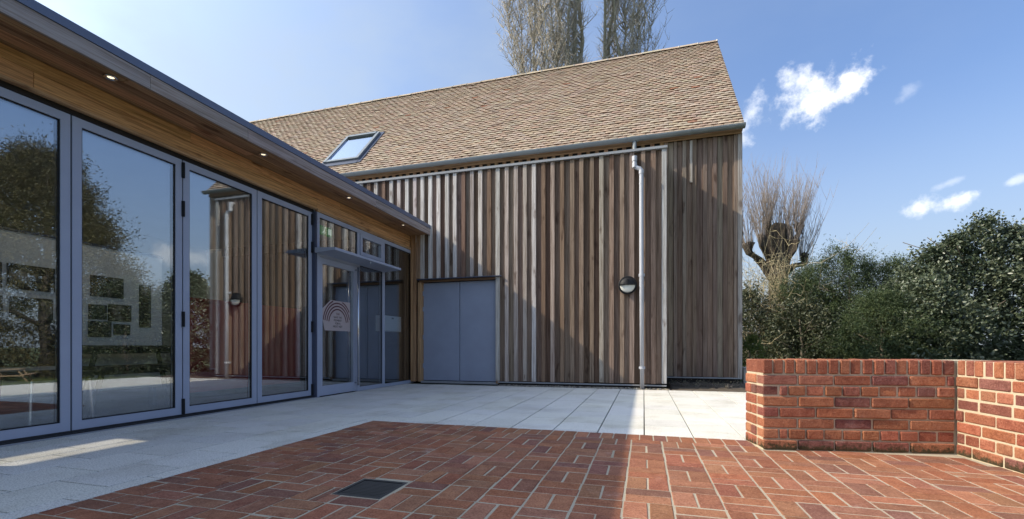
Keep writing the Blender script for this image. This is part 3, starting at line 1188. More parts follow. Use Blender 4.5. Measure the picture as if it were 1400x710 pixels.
tr.V = [tuple(RM @ Vector(v) - Vector((0, 8.1, 0))) for v in tr.V]
tr.make('glazing_bead', M_STEEL, rl)
gp = MB().box(t_ + 0.003, SKX - t_ - 0.003, t_ + 0.003, SKL - t_ * 1.2 - 0.003, 0.042, 0.054)
gp.V = [tuple(RM @ Vector(v) - Vector((0, 8.1, 0))) for v in gp.V]
gp.make('glass_pane', M_SKYLIGHT, rl)
bl_ = MB().box(t_, SKX - t_, t_, SKL - t_ * 1.2, 0.0, 0.012)
bl_.V = [tuple(RM @ Vector(v) - Vector((0, 8.1, 0))) for v in bl_.V]
bl_.make('blind', M_WHITE, rl)

# ---- gutter and downpipe
GY, GZ, GR = 8.575, 4.535, 0.064
V, F = [], []
n = 10
prof = [(GR * math.cos(math.pi + math.pi * k / n), GR * math.sin(math.pi + math.pi * k / n)) for k in range(n + 1)]
prof += [(a * 0.9, b * 0.9) for a, b in prof[::-1]]
m = len(prof)
for x in (-10.2, BX1 + 0.03):
    V += [bl(x, GY + a, GZ + b) for a, b in prof]
F = [[i, (i + 1) % m, m + (i + 1) % m, m + i] for i in range(m)] + [list(range(m)), list(range(2 * m - 1, m - 1, -1))]
gut = add('gutter', mesh_from('gutter', V, F, M_GUTTER, False), barn)
V = []
for x in (-0.022, 0.022):
    V += [(x, a * 1.1, b * 1.1) for a, b in prof]
un_me = mesh_from('gutter_union', V, F, M_GUTTER)
for x in (-8.5, -7.6, -6.75, -6.15, -5.55, -4.9, -4.25, -3.62, -3.5, -2.74, -1.98, -1.12, -0.32, 0.02, 0.79, 1.655):
    add('gutter_union', un_me, gut, bl(x, GY, GZ))
V = []
for x in (-0.075, 0.075):
    V += [(x, a * 1.15, b * 1.15) for a, b in prof]
add('gutter_outlet', mesh_from('gutter_outlet', V, F, M_GUTTER), gut, bl(-0.161, GY, GZ))
PXd, PYd = -0.036, 7.708
dp = MB().tube([bl(-0.161, GY, GZ - 0.05), bl(-0.161, GY, 4.035)], 0.036, 14)
sp = dp.make('outlet_pipe', M_GUTTER, barn, True)
dp = MB().tube([bl(-0.144, 7.79, 3.835), bl(-0.144, 7.735, 3.83), bl(-0.144, PYd + 0.005, 3.79), bl(-0.144, PYd, 3.74), bl(-0.140, PYd, 3.68), bl(-0.118, PYd, 3.655),
                bl(-0.062, PYd, 3.628), bl(-0.040, PYd, 3.60), bl(PXd, PYd, 3.56), bl(PXd + 0.002, PYd, 2.0), bl(PXd + 0.012, PYd, 0.0)], 0.034, 16)
pipe = dp.make('downpipe', M_PIPE, barn, True)
for (x, z0, z1, r) in ((-0.144, 3.76, 3.84, 0.041), (-0.143, 3.655, 3.73, 0.040), (PXd, 3.54, 3.60, 0.040), (PXd, 3.37, 3.39, 0.037), (PXd + 0.003, 1.86, 1.90, 0.041), (PXd + 0.01, 0.33, 0.37, 0.041)):
    s_ = MB().tube([bl(x, PYd, z0), bl(x, PYd, z1)], r, 16)
    if z1 - z0 < 0.05 and z0 < 3:
        s_.box(x - 0.05, x + 0.05, PYd + 0.03 - 8.1, 7.772 - 8.1, z0, z1)
    s_.make('pipe_collar', M_PIPE, pipe, False)

# ---- round bulkhead lamp on the cladding
LX, LY, LZ, LR = -0.257, 7.775, 1.722, 0.152
lamp = empty('bulkhead_lamp', (LX, LY, LZ), 'round black bulkhead lamp with half moon diffuser beside the downpipe', 'lamp')
base = MB().lathe([(0, 0.0), (LR, 0.0), (LR, -0.045), (LR - 0.012, -0.058), (LR - 0.026, -0.058), (LR - 0.026, -0.04), (0, -0.04)], n=40, axis='y')
base.make('housing', M_BLACK, lamp, False)


def half_dome(name, mat, a0, a1, rr, dep, y0):
    pr = [(rr * math.cos(t * math.pi / 2 / 6), y0 - dep * math.sin(t * math.pi / 2 / 6)) for t in range(7)]
    return MB().lathe(pr, n=24, axis='y', a0=a0, a1=a1).make(name, mat, lamp, True)


half_dome('diffuser', M_DIFF, math.pi, 2 * math.pi, LR - 0.028, 0.045, -0.045)
hd = half_dome('hood', M_BLACK, 0, math.pi, LR - 0.026, 0.062, -0.045)
MB().box(-0.011, 0.011, -0.112, -0.09, 0.004, 0.095).make('hood_rib', M_BLACK, lamp)
MB().box(-LR + 0.024, LR - 0.024, -0.104, -0.06, -0.004, 0.010).make('hood_lip', M_BLACK, lamp)

# ================================================================== glazed pavilion
FX = -4.37            # outer plane of the folding doors
EX = -4.31            # outer plane of the entrance screen
EAVE_X, ROOF_T = -3.88, 3.0
PY0, PY1 = -1.6, 7.775
PBX = -9.4            # far side
pav = empty('glazed_pavilion', (-4.37, 3.0, 0), 'single storey flat roofed pavilion with slate framed glass folding doors', 'building')
PO = Vector((-4.37, 3.0, 0))


def pv(mb):
    mb.V = [tuple(Vector(v) - PO) for v in mb.V]
    return mb


# roof deck; unseen opening added to let a sun patch onto the slabs
HX0, HX1, HY0, HY1 = -7.60, -7.15, 0.50, 1.36
rf = MB()
rf.box(HX1, EAVE_X - 0.03, PY0, PY1, 2.90, 2.985).box(PBX - 0.3, HX0, PY0, PY1, 2.90, 2.985)
rf.box(HX0, HX1, PY0, HY0, 2.90, 2.985).box(HX0, HX1, HY1, PY1, 2.90, 2.985)
proof = pv(rf).make('roof', M_FRAME_D, pav)
t_ = MB().box(EAVE_X - 0.028, EAVE_X, PY0 - 0.02, PY1 + 0.005, 2.934, ROOF_T).box(EAVE_X - 0.10, EAVE_X - 0.028, PY0, PY1, 2.986, ROOF_T)
pv(t_).make('roof_edge_trim', M_TRIM, proof)
yy = PY0
for L_, cc in ((2.3, (0.40, 0.345, 0.335)), (2.02, (0.40, 0.345, 0.335)), (0.95, (0.40, 0.345, 0.335)), (2.3, (0.40, 0.345, 0.335)), (1.80, (0.40, 0.345, 0.335))):
    box('fascia_board', EAVE_X - 0.03, EAVE_X - 0.008, yy + 0.001, min(PY1, yy + L_) - 0.001, 2.812, 2.932, M_FASCIA, pav, 0.002, jit(cc, 0.05))
    yy += L_
for k, (a, b) in enumerate(((-3.912, -4.03), (-4.034, -4.15), (-4.154, -4.27), (-4.274, -4.39))):
    y0 = PY0
    for L_ in ((4.2, 5.2), (2.9, 6.5), (5.6, 3.8), (3.6, 5.8))[k]:
        y1 = min(PY1, y0 + L_)
        box('soffit_board', b, a, y0 + 0.0015, y1 - 0.0015, 2.832, 2.85, M_SOFFIT, pav, 0.003, jit((0.48, 0.285, 0.15), 0.2, 0.05))
        y0 = y1
for k, (z0, z1, px) in enumerate(((2.604, 2.726, -4.318), (2.729, 2.826, -4.315), (2.8285, 2.8315, -4.317))):
    if z1 - z0 < 0.02:
        continue
    y0 = PY0
    for L_ in ((3.8, 3.0, 2.6), (5.0, 2.3, 2.1))[k]:
        y1 = min(PY1, y0 + L_)
        box('wall_plank', px - 0.022, px, y0 + 0.001, y1 - 0.001, z0, z1, M_PLANK, pav, 0.003, jit((0.70, 0.405, 0.19), 0.12, 0.05))
        y0 = y1
box('bottom_fillet', -4.345, -4.302, PY0, 5.19, 2.578, 2.603, M_PLANK, pav, 0.002, (0.58, 0.37, 0.20))
box('bottom_fillet', -4.345, -4.302, 5.2, PY1, 2.562, 2.603, M_PLANK, pav, 0.002, (0.58, 0.37, 0.20))
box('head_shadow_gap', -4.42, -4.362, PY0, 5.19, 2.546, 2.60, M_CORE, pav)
for y in (-0.47, 1.03, 2.53, 4.02, 5.53, 7.04):
    d_ = MB().lathe([(0.024, -0.001), (0.046, -0.002), (0.046, -0.009), (0.036, -0.013), (0.024, -0.004)], cx=-4.045, cy=y, cz=2.832, n=24)
    dl = pv(d_).make('downlight', M_STEEL, pav, True)
    b_ = MB().lathe([(0.0, -0.003), (0.022, -0.003), (0.0235, 0.0)], cx=-4.045, cy=y, cz=2.832, n=20)
    pv(b_).make('lamp_lens', M_BULB, dl)

# ---- folding doors
EDG = [-1.55, -0.55, 0.45, 1.38, 2.457, 3.359, 4.252, 5.172]
ZB, ZT, ST = 0.032, 2.541, 0.064
for i, (a, b) in enumerate(zip(EDG, EDG[1:])):
    a_, b_ = a + 0.006, b - 0.006
    f = MB()
    x0, x1 = FX - 0.055, FX
    f.box(x0, x1, a_, a_ + ST, ZB, ZT).box(x0, x1, b_ - ST, b_, ZB, ZT).box(x0, x1 - 0.0005, a_ + ST, b_ - ST, ZB, ZB + 0.07).box(x0, x1 - 0.0005, a_ + ST, b_ - ST, ZT - 0.066, ZT)
    d = pv(f).make('folding_door', M_FRAME, pav)
    bd = MB()
    g0, g1, h0, h1 = a_ + ST, b_ - ST, ZB + 0.07, ZT - 0.066
    for q in ((g0, g0 + 0.008, h0, h1), (g1 - 0.008, g1, h0, h1), (g0 + 0.008, g1 - 0.008, h0, h0 + 0.008), (g0 + 0.008, g1 - 0.008, h1 - 0.008, h1)):
        bd.box(FX - 0.035, FX - 0.008, q[0], q[1], q[2], q[3])
    pv(bd).make('glazing_gasket', M_BLACK, d)
    g = MB().box(FX - 0.036, FX - 0.016, g0 + 0.002, g1 - 0.002, h0 + 0.002, h1 - 0.002)
    pv(g).make('glass_pane', M_GLASS, d)
    hy = b if i in (1, 3, 5) else None
    if i == 4:
        hy = b
    if i == 6:
        hy = b - 0.012
    if hy is not None and i in (0, 2, 4, 6):
        for hz in (0.11, 0.97, 2.06, 2.44):
            h = MB().box(FX - 0.01, FX + 0.016, hy - 0.012, hy + 0.012, hz - 0.075, hz + 0.075).tube([(FX + 0.016, hy, hz - 0.075), (FX + 0.016, hy, hz + 0.075)], 0.010, 8)
            pv(h).make('hinge', M_BLACK, d)
    gap = MB().box(FX - 0.05, FX - 0.012, b - 0.0055, b + 0.0055, ZB, ZT)
    pv(gap).make('seal_strip', M_BLACK, d)
tk = MB().box(FX - 0.07, FX + 0.035, PY0, 5.19, -0.02, 0.014).box(FX - 0.06, FX - 0.004, PY0, 5.19, 0.014, 0.031)
pv(tk).make('door_track', M_RUBBER, pav)
box('sill_strip', -4.335, -4.303, PY0, 5.19, -0.02, 0.006, M_FLASH, pav, 0.002)
box('head_frame', FX - 0.05, FX - 0.004, PY0, 5.19, 2.542, 2.575, M_RUBBER, pav)

# ---- entrance screen
es = MB()
x0, x1 = EX - 0.06, EX
ZT2 = 2.555
es.box(x0, x1 + 0.0, 5.20, 5.246, 0.0, ZT2)                    # first jamb
es.box(x0, x1, 7.925, 7.985, 0.0, ZT2)                         # last jamb
es.box(x0, x1 - 0.001, 5.246, 7.925, 2.494, ZT2)               # head
es.box(x0, x1 - 0.0005, 6.105, 6.165, 0.0, 2.494)              # between door and side light
es.box(x0, x1 - 0.0005, 6.815, 6.885, 0.0, 2.494)              # between side light and last light
es.box(x0, x1 - 0.001, 5.246, 6.105, 1.955, 2.06)              # transom
es.box(x0, x1 - 0.001, 6.165, 6.815, 1.985, 2.15)
es.box(x0, x1 - 0.001, 6.165, 6.815, 0.0, 0.065)
es.box(x0, x1 - 0.001, 6.885, 7.925, 0.0, 0.055)
ent = pv(es).make('entrance_screen', M_FRAME, pav)
pst = MB().box(EX - 0.13, EX - 0.004, 5.176, 5.1995, 0.0, 2.556)
pv(pst).make('frame_post', M_FRAME_D, ent)
for (a, b, c_, d_, nm) in ((5.246, 6.105, 2.06, 2.494, 'glass_pane'), (6.165, 6.815, 0.065, 1.985, 'glass_pane'), (6.885, 7.925, 0.055, 2.494, 'glass_pane')):
    g = MB().box(EX - 0.036, EX - 0.016, a + 0.006, b - 0.006, c_ + 0.006, d_ - 0.006)
    pv(g).make(nm, M_GLASS, ent)
    bd = MB()
    for q in ((a, a + 0.006, c_, d_), (b - 0.006, b, c_, d_), (a + 0.006, b - 0.006, c_, c_ + 0.006), (a + 0.006, b - 0.006, d_ - 0.006, d_)):
        bd.box(EX - 0.038, EX - 0.012, *q)
    pv(bd).make('glazing_gasket', M_BLACK, ent)
ow = MB()
ow.box(EX - 0.05, EX + 0.012, 6.168, 6.225, 2.152, 2.492).box(EX - 0.05, EX + 0.012, 6.755, 6.812, 2.152, 2.492).box(EX - 0.05, EX + 0.0115, 6.225, 6.755, 2.152, 2.205).box(EX - 0.05, EX + 0.0115, 6.225, 6.755, 2.435, 2.492)
win = pv(ow).make('opening_window', M_FRAME, pav)
pv(MB().box(EX - 0.03, EX - 0.01, 6.227, 6.753, 2.207, 2.433)).make('glass_pane', M_GLASS, win)
dr = MB()
da, db = 5.25, 6.10
dr.box(EX - 0.055, EX - 0.004, da, da + 0.058, 0.012, 1.95).box(EX - 0.055, EX - 0.004, db - 0.085, db, 0.012, 1.95)
dr.box(EX - 0.055, EX - 0.0045, da + 0.058, db - 0.085, 0.012, 0.148).box(EX - 0.055, EX - 0.0045, da + 0.058, db - 0.085, 1.862, 1.95)
door = pv(dr).make('entrance_door', M_FRAME, pav)
pv(MB().box(EX - 0.04, EX - 0.02, da + 0.060, db - 0.087, 0.150, 1.860)).make('glass_pane', M_GLASS, door)
hn = MB().tube([(EX + 0.055, 6.05, 0.10), (EX + 0.055, 6.05, 1.93)], 0.0165, 14)
for z in (0.14, 1.89):
    hn.tube([(EX - 0.003, 6.05, z), (EX + 0.055, 6.05, z)], 0.012, 10)
pv(hn).make('pull_handle', M_STEEL, door, True)
hn = MB().tube([(EX - 0.115, 6.05, 0.10), (EX - 0.115, 6.05, 1.85)], 0.0165, 14)
for z in (0.14, 1.81):
    hn.tube([(EX - 0.056, 6.05, z), (EX - 0.115, 6.05, z)], 0.012, 10)
pv(hn).make('pull_handle', M_STEEL, door, True)
ca = MB()
ca.V += [(EX + 0.001, 5.15, 1.985), (EX + 0.001, 6.87, 1.985), (-3.985, 6.87, 2.005), (-3.985, 5.15, 2.005), (EX + 0.001, 5.15, 2.055), (EX + 0.001, 6.87, 2.055), (-3.985, 6.87, 2.04), (-3.985, 5.15, 2.04)]
ca.F += [[0, 3, 2, 1], [4, 5, 6, 7], [0, 1, 5, 4], [1, 2, 6, 5], [2, 3, 7, 6], [3, 0, 4, 7]]
can = pv(ca).make('door_canopy', M_FRAME, pav)
pv(MB().tube([(-4.02, 6.02, 2.004), (-4.02, 6.02, 1.975)], 0.008, 8)).make('drip_outlet', M_STEEL, can)

# ---- inside the pavilion
box('floor', PBX, FX - 0.072, PY0, 8.0, -0.03, 0.012, M_CARPET, pav)
box('ceiling', PBX, HX0 - 0.004, PY0, PY1, 2.868, 2.898, M_WHITE, pav)
box('ceiling', HX1 + 0.004, FX - 0.03, PY0, PY1, 2.868, 2.898, M_WHITE, pav)
box('ceiling', HX0 - 0.003, HX1 + 0.003, PY0, HY0 - 0.004, 2.868, 2.898, M_WHITE, pav)
box('ceiling', HX0 - 0.003, HX1 + 0.003, HY1 + 0.004, PY1, 2.868, 2.898, M_WHITE, pav)
box('rear_wall', PBX - 0.25, PBX, PY0, 7.77, 0, 2.899, M_WHITE, pav)
box('side_wall', PBX, -4.45, PY0 - 0.2, PY0 - 0.002, 0, 2.899, M_WHITE, pav)
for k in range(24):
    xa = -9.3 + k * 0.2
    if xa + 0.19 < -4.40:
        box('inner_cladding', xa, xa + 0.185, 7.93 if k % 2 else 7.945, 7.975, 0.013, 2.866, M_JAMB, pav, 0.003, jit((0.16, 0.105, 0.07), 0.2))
for (x, y) in ((-4.95, 2.35), (-4.95, 3.1), (-4.95, 3.8), (-4.95, 5.4), (-5.2, 7.0)):  # ceiling lamps added to brighten the display wall and interior
    d_ = MB().lathe([(0.048, 0.004), (0.062, -0.002), (0.062, -0.008), (0.048, -0.004)], cx=x, cy=y, cz=2.867, n=20)
    dl = pv(d_).make('added_fill_downlight', M_STEEL, pav, True)
    b_ = MB().lathe([(0.0, -0.001), (0.047, -0.001)], cx=x, cy=y, cz=2.867, n=16)
    pv(b_).make('lamp_lens', M_FILL_GLOW, dl)
part_r = empty('red_partition', (-5.75, 5.6, 0.012), 'deep red partition inside the pavilion behind the narrow folding doors', 'partition')
MB().box(-0.04, 0.04, -1.12, 0.85, 0, 1.30).make('panel', M_RED, part_r)
MB().box(-0.055, 0.055, -1.13, 0.86, 1.301, 1.335).make('capping', M_RED, part_r)
MB().box(-0.05, 0.05, -1.125, 0.855, -0.0, 0.08).make('skirting', M_BLACK, part_r)

board = empty('display_wall', (-5.57, 3.0, 0.012), 'white display partition hung with photographs seen through the glass', 'partition')
MB().box(-0.05, 0.05, -0.92, 0.99, 0.22, 1.74).make('panel', M_WHITE, board)
MB().box(-0.06, 0.06, -0.93, 1.0, 1.741, 1.765).make('top_rail', M_FRAME_D, board)
for yq in (-0.85, 0.0, 0.92):
    MB().box(-0.03, 0.03, yq - 0.02, yq + 0.02, 0, 0.2195).make('foot', M_FRAME_D, board)


def mat_photo(name, seed, c1, c2):
    m, t, b = new_mat(name)
    P = t.vec('ADD', world_pos(t), (seed * 3.1, seed * 7.7, seed * 1.3))
    a = t.noise(P, 7, 6, 0.65)
    c = t.ramp(a, [(0.40, c1), (0.55, c2), (0.66, (0.35, 0.30, 0.24))])
    t.put(b.inputs['Base Color'], c)
    b.inputs['Roughness'].default_value = 0.4
    return m


PICS = [  # y0, y1, z0, z1, label
    (4.14, 4.53, 1.37, 1.645, 'wide dark landscape photograph, highest on the display wall behind the second pane'),
    (4.12, 4.325, 1.065, 1.258, 'small square garden photograph below the wide landscape photograph'),
    (4.345, 4.63, 1.05, 1.28, 'photograph of pale tree trunks, second row of the display wall'),
    (4.115, 4.38, 0.83, 1.04, 'photograph in the lowest row of the display wall, nearest the black chair'),
    (4.41, 4.615, 0.865, 1.01, 'smallest dark photograph in the lowest row of the display wall'),
    (4.74, 4.895, 0.98, 1.59, 'tall narrow dark photograph at the end of the display wall'),
    (3.33, 3.765, 1.37, 1.66, 'large photograph of autumn woodland behind the nearest pane, upper one'),
    (3.35, 3.745, 1.005, 1.28, 'large photograph of a fallen trunk behind the nearest pane, lower one'),
    (2.85, 3.285, 1.37, 1.66, 'large dark photograph cut off by the picture edge, upper one'),
    (2.88, 3.29, 1.005, 1.28, 'large dark photograph cut off by the picture edge, lower one'),
]
for k, (y0, y1, z0, z1, lab) in enumerate(PICS):
    y0, y1, z0, z1 = y0 * 0.788, y1 * 0.788, 0.7 + (z0 - 0.7) * 0.788, 0.7 + (z1 - 0.7) * 0.788
    p = empty('photograph', (-5.5185, (y0 + y1) / 2, z0), lab, 'photograph', 'photographs on the display wall')
    w_, h_ = (y1 - y0) / 2, z1 - z0
    MB().box(0, 0.012, -w_, w_, 0, h_).make('mount', M_BLACK, p)
    MB().box(0.0125, 0.0145, -w_ + 0.01, w_ - 0.01, 0.01, h_ - 0.01).make('print', mat_photo('photo_print_%d' % k, k + 1, (0.012, 0.014, 0.012), [(0.05, 0.045, 0.02), (0.035, 0.05, 0.02), (0.06, 0.04, 0.02)][k % 3]), p)


def table(name, loc, lx, ly, h, label, topc, rz=0.0, slant=0.12):
    t = empty(name, loc, label, 'table', rz=rz)
    add('table_top', box_me('table_top', lx, ly, 0.035, M_OAK, 0.004), t, (0, 0, h - 0.0175), color=topc)
    for sx in (-1, 1):
        for sy in (-1, 1):
            MB().tube([(sx * (lx / 2 - 0.06), sy * (ly / 2 - 0.1), h - 0.036), (sx * (lx / 2 - 0.06), sy * (ly / 2 - 0.1 + slant), 0.0)], [0.024, 0.02], 8).make('leg', M_BLACK, t)
    MB().box(-lx / 2 + 0.05, lx / 2 - 0.05, -ly / 2 + 0.08, ly / 2 - 0.08, h - 0.085, h - 0.037).make('apron', M_BLACK, t)
    return t


table('side_table', (-5.32, 3.5, 0.012), 0.34, 0.95, 0.70, 'dark topped table standing against the display wall', (0.06, 0.045, 0.04))
table('low_bench', (-5.02, 3.35, 0.012), 0.28, 0.85, 0.50, 'low dark bench with splayed legs inside the second pane', (0.05, 0.04, 0.035))
ch = empty('chair', (-4.98, 2.62, 0.012), 'black upholstered chair inside the pavilion near the low bench', 'chair')
add('seat', box_me('seat', 0.46, 0.46, 0.07, M_BLACK, 0.012), ch, (0, 0, 0.44))
add('backrest', box_me('backrest', 0.06, 0.44, 0.42, M_BLACK, 0.014), ch, (-0.22, 0, 0.72), (0, -0.12, 0))
for sx in (-1, 1):
    for sy in (-1, 1):
        MB().tube([(sx * 0.2, sy * 0.2, 0.405), (sx * 0.22, sy * 0.22, 0)], 0.014, 8).make('leg', M_STEEL, ch)

# ---- notice on the entrance door
cd = bpy.data.curves


def letters(txt, size, mat, parent, y, z, x):
    cu = cd.new('lettering', 'FONT')
    cu.body = txt
    cu.size = size
    cu.align_x = 'CENTER'
    cu.extrude = 0.0004
    tmp = bpy.data.objects.new('lettering_source', cu)
    C.objects.link(tmp)
    bpy.context.view_layer.update()
    me = bpy.data.meshes.new_from_object(tmp.evaluated_get(bpy.context.evaluated_depsgraph_get()))
    bpy.data.objects.remove(tmp)
    me.name = 'lettering'
    me.materials.clear()
    me.materials.append(mat)
    return add('lettering', me, parent, (x, y, z), (R(90), 0, R(90)))


NX = EX - 0.0155
notice = empty('door_notice', (NX, 5.64, 0.93), 'pale card notice with red arches on the entrance door glass', 'notice')
pts = [(-0.27, 0.0), (0.30, 0.0), (0.30, 0.44), (-0.14, 0.44), (-0.33, 0.30), (-0.33, 0.19)]
V = [(0, a, b) for a, b in pts] + [(-0.004, a, b) for a, b in pts]
n = len(pts)
F = [list(range(n)), list(range(2 * n - 1, n - 1, -1))] + [[i, n + i, n + (i + 1) % n, (i + 1) % n] for i in range(n)]
add('card', mesh_from('card', V, F, M_PAPER), notice)
for r_ in (0.205, 0.25, 0.295, 0.335):
    V, F = [], []
    m = 26
    for k in range(m + 1):
        t = R(8) + (math.pi - R(16)) * k / m
        for rr in (r_, r_ + 0.02):
            V += [(0.0015, 0.01 + rr * 0.92 * math.cos(t), 0.10 + rr * math.sin(t))]
    F = [[2 * k, 2 * k + 1, 2 * k + 3, 2 * k + 2] for k in range(m)]
    F = [f for f in F if all(-0.32 < V[i][1] < 0.295 and V[i][2] < 0.436 for i in f)]
    if F:
        add('arch_stripe', mesh_from('arch_stripe', V, F, M_INKR), notice)
letters('THE', 0.045, M_INKR, notice, 0.01, 0.232, 0.0015)
for k, tx in enumerate(('SAVE THE', 'MOMENT', 'FOR A', 'NEXT VISIT')):
    letters(tx, 0.042, M_INK, notice, 0.01, 0.184 - k * 0.045, 0.0015)

# ---- grey box behind the last pane, lit exit sign
bx = empty('post_box', (EX - 0.13, 7.22, 0.97), 'pale grey letter box mounted behind the last entrance pane', 'box')
add('body', box_me('body', 0.16, 0.60, 0.28, M_BOXGREY, 0.006), bx, (0, 0, 0.14))
MB().box(0.081, 0.084, -0.03, 0.03, 0.225, 0.25).make('lock', M_BLACK, bx)
MB().box(0.081, 0.0835, -0.28, 0.22, 0.004, 0.009).make('seam', M_BLACK, bx)
sg = empty('exit_sign', (-5.2, 6.47, 2.585), 'lit green exit sign hanging inside above the entrance', 'sign')
MB().box(-0.015, 0.015, -0.15, 0.15, 0, 0.15).make('panel', M_GREEN, sg)
fig = MB()
fig.box(0.016, 0.018, 0.05, 0.13, 0.03, 0.13)
fig.tube([(0.017, -0.09, 0.03), (0.017, -0.05, 0.07), (0.017, -0.03, 0.11)], 0.009, 6)
fig.tube([(0.017, -0.03, 0.03), (0.017, -0.05, 0.07)], 0.009, 6)
fig.tube([(0.017, -0.03, 0.122), (0.017, -0.022, 0.142)], 0.012, 8)
fig.make('running_figure', M_SIGNW, sg)
MB().tube([(0, -0.1, 0.16), (0, -0.1, 0.28)], 0.004, 6).tube([(0, 0.1, 0.16), (0, 0.1, 0.28)], 0.004, 6).make('hanger', M_STEEL, sg)

# ================================================================== yard things
dc = empty('drain_cover', (DRAIN[0], DRAIN[2], 0), 'square black iron drain grating set in the brick paving', 'drain cover')
dx, dyy = DRAIN[1] - DRAIN[0], DRAIN[3] - DRAIN[2]
MB().box(0, dx, 0, 0.018, -0.05, -0.001).box(0, dx, dyy - 0.018, dyy, -0.05, -0.001).box(0, 0.018, 0.018, dyy - 0.018, -0.05, -0.001).box(dx - 0.018, dx, 0.018, dyy - 0.018, -0.05, -0.001).make('frame', M_IRON, dc)
bar_me = box_me('grate_bar', dx - 0.037, 0.0095, 0.03, M_IRON, 0.002)
k = 0.034
while k < dyy - 0.03:
    add('grate_bar', bar_me, dc, (dx / 2, k, -0.018))
    k += 0.0195
MB().box(0.0, dx, 0.0, dyy, -0.052, -0.046).make('sump', M_CORE, dc)

cb = empty('concrete_post', (1.78, 9.0, -0.1), 'short pale concrete post between the barn corner and the brick wall', 'post')
add('shaft', box_me('shaft', 0.12, 0.12, 0.40, M_CONC, 0.008), cb, (0, 0, 0.20))
add('cap', box_me('cap', 0.14, 0.14, 0.03, M_CONC, 0.01), cb, (0, 0, 0.4155))

pt = empty('picnic_table', (25.2, 16.4, ground_z(25.2, 16.4)), 'wooden picnic table on the lawn mirrored in the nearest pane', 'picnic table', rz=R(35))
PC = (0.30, 0.22, 0.145)
for k in range(5):
    add('table_plank', box_me('table_plank', 1.8, 0.135, 0.035, M_HBOARD, 0.004), pt, (0, -0.29 + k * 0.145, 0.74), color=jit(PC, 0.1))
for s in (-1, 1):
    for k in range(2):
        add('seat_plank', box_me('seat_plank', 1.8, 0.12, 0.035, M_HBOARD, 0.004), pt, (0, s * (0.62 + k * 0.13), 0.45), color=jit(PC, 0.1))
for sx in (-0.65, 0.65):
    for s in (-1, 1):
        MB().tube([(sx, s * 0.28, 0.72), (sx, s * 0.68, 0.0)], 0.045, 4).make('leg', M_HBOARD, pt, color=PC)
    MB().box(sx - 0.02, sx + 0.02, -0.8, 0.8, 0.36, 0.43).make('crossbar', M_HBOARD, pt, color=PC)

# ================================================================== vegetation


def leaf_mesh(name, pos, nrm_bias, size, mat, tints, aspect=0.5, droop=0.0, fold=True):
    """one mesh of many small folded leaves at the given points"""
    N = len(pos)
    d = rng.normal(size=(N, 3))
    d[:, 2] -= droop
    d += nrm_bias * 0.9
    d /= np.linalg.norm(d, axis=1, keepdims=True) + 1e-9
    r = rng.normal(size=(N, 3))
    s = np.cross(d, r)
    s /= np.linalg.norm(s, axis=1, keepdims=True) + 1e-9
    nn = np.cross(s, d)
    L = (size * rng.uniform(0.65, 1.35, N))[:, None]
    Wd = L * aspect
    a = pos
    b = pos + d * L * 0.5 + s * Wd * 0.5 + nn * L * 0.10
    c = pos + d * L
    e = pos + d * L * 0.5 - s * Wd * 0.5 + nn * L * 0.10
    V = np.stack([a, b, c, e], axis=1).reshape(-1, 3)
    if fold:
        idx = np.arange(N)[:, None] * 4
        F = np.concatenate([idx + [0, 1, 2], idx + [0, 2, 3]], axis=1).reshape(-1, 3)
        nf, per = 2 * N, 3
        tt = np.repeat(tints, 2)
    else:
        F = (np.arange(N)[:, None] * 4 + [0, 1, 2, 3])
        nf, per = N, 4
        tt = tints
    me = bpy.data.meshes.new(name)
    me.vertices.add(len(V))
    me.vertices.foreach_set('co', V.astype(np.float32).ravel())
    me.loops.add(nf * per)
    me.loops.foreach_set('vertex_index', F.astype(np.int32).ravel())
    me.polygons.add(nf)
    me.polygons.foreach_set('loop_start', (np.arange(nf) * per).astype(np.int32))
    me.update(calc_edges=True)
    me.materials.append(mat)
    at = me.attributes.new('tint', 'FLOAT', 'FACE')
    at.data.foreach_set('value', tt.astype(np.float32))
    return me


def clumped_crown(base, height, prof, n_clump, per, clump_r, shell=0.55):
    """points in sprays: clump centres fill an uneven volume, leaves gather round them.
    prof(h01) -> radius"""
    P, B, Tn = [], [], []
    for _ in range(n_clump):
        h = random.random() ** 0.85
        ang = random.uniform(0, 2 * math.pi)
        lob = 1 + 0.22 * math.sin(ang * 3 + h * 7) + 0.16 * math.sin(ang * 5 - h * 11 + 1.3)
        far = 1.5 if random.random() < 0.12 else 1.0
        rr = prof(h) * lob * (shell + (1 - shell) * random.random() ** 0.5) * random.uniform(0.7, 1.08)
        c = np.array([base[0] + math.cos(ang) * rr, base[1] + math.sin(ang) * rr, base[2] + h * height])
        out = np.array([math.cos(ang), math.sin(ang), 0.25 + 0.9 * h])
        out /= np.linalg.norm(out)
        cr = clump_r * random.uniform(0.6, 1.35)
        m = int(per * random.uniform(0.6, 1.4))
        # leaves along a few short shoots
        for _s in range(5):
            sd = out * 0.9 + rng.normal(size=3) * 0.55
            sd /= np.linalg.norm(sd)
            k = max(2, m // 5)
            t = rng.uniform(0, 1, k)[:, None]
            pts = c + sd * t * cr * 1.5 * far + rng.normal(size=(k, 3)) * cr * 0.22
            P.append(pts)
            B.append(np.repeat(sd[None], k, 0))
            Tn.append(np.clip(rng.normal(0.4, 0.28, k), 0, 1))
    return np.concatenate(P), np.concatenate(B), np.concatenate(Tn)


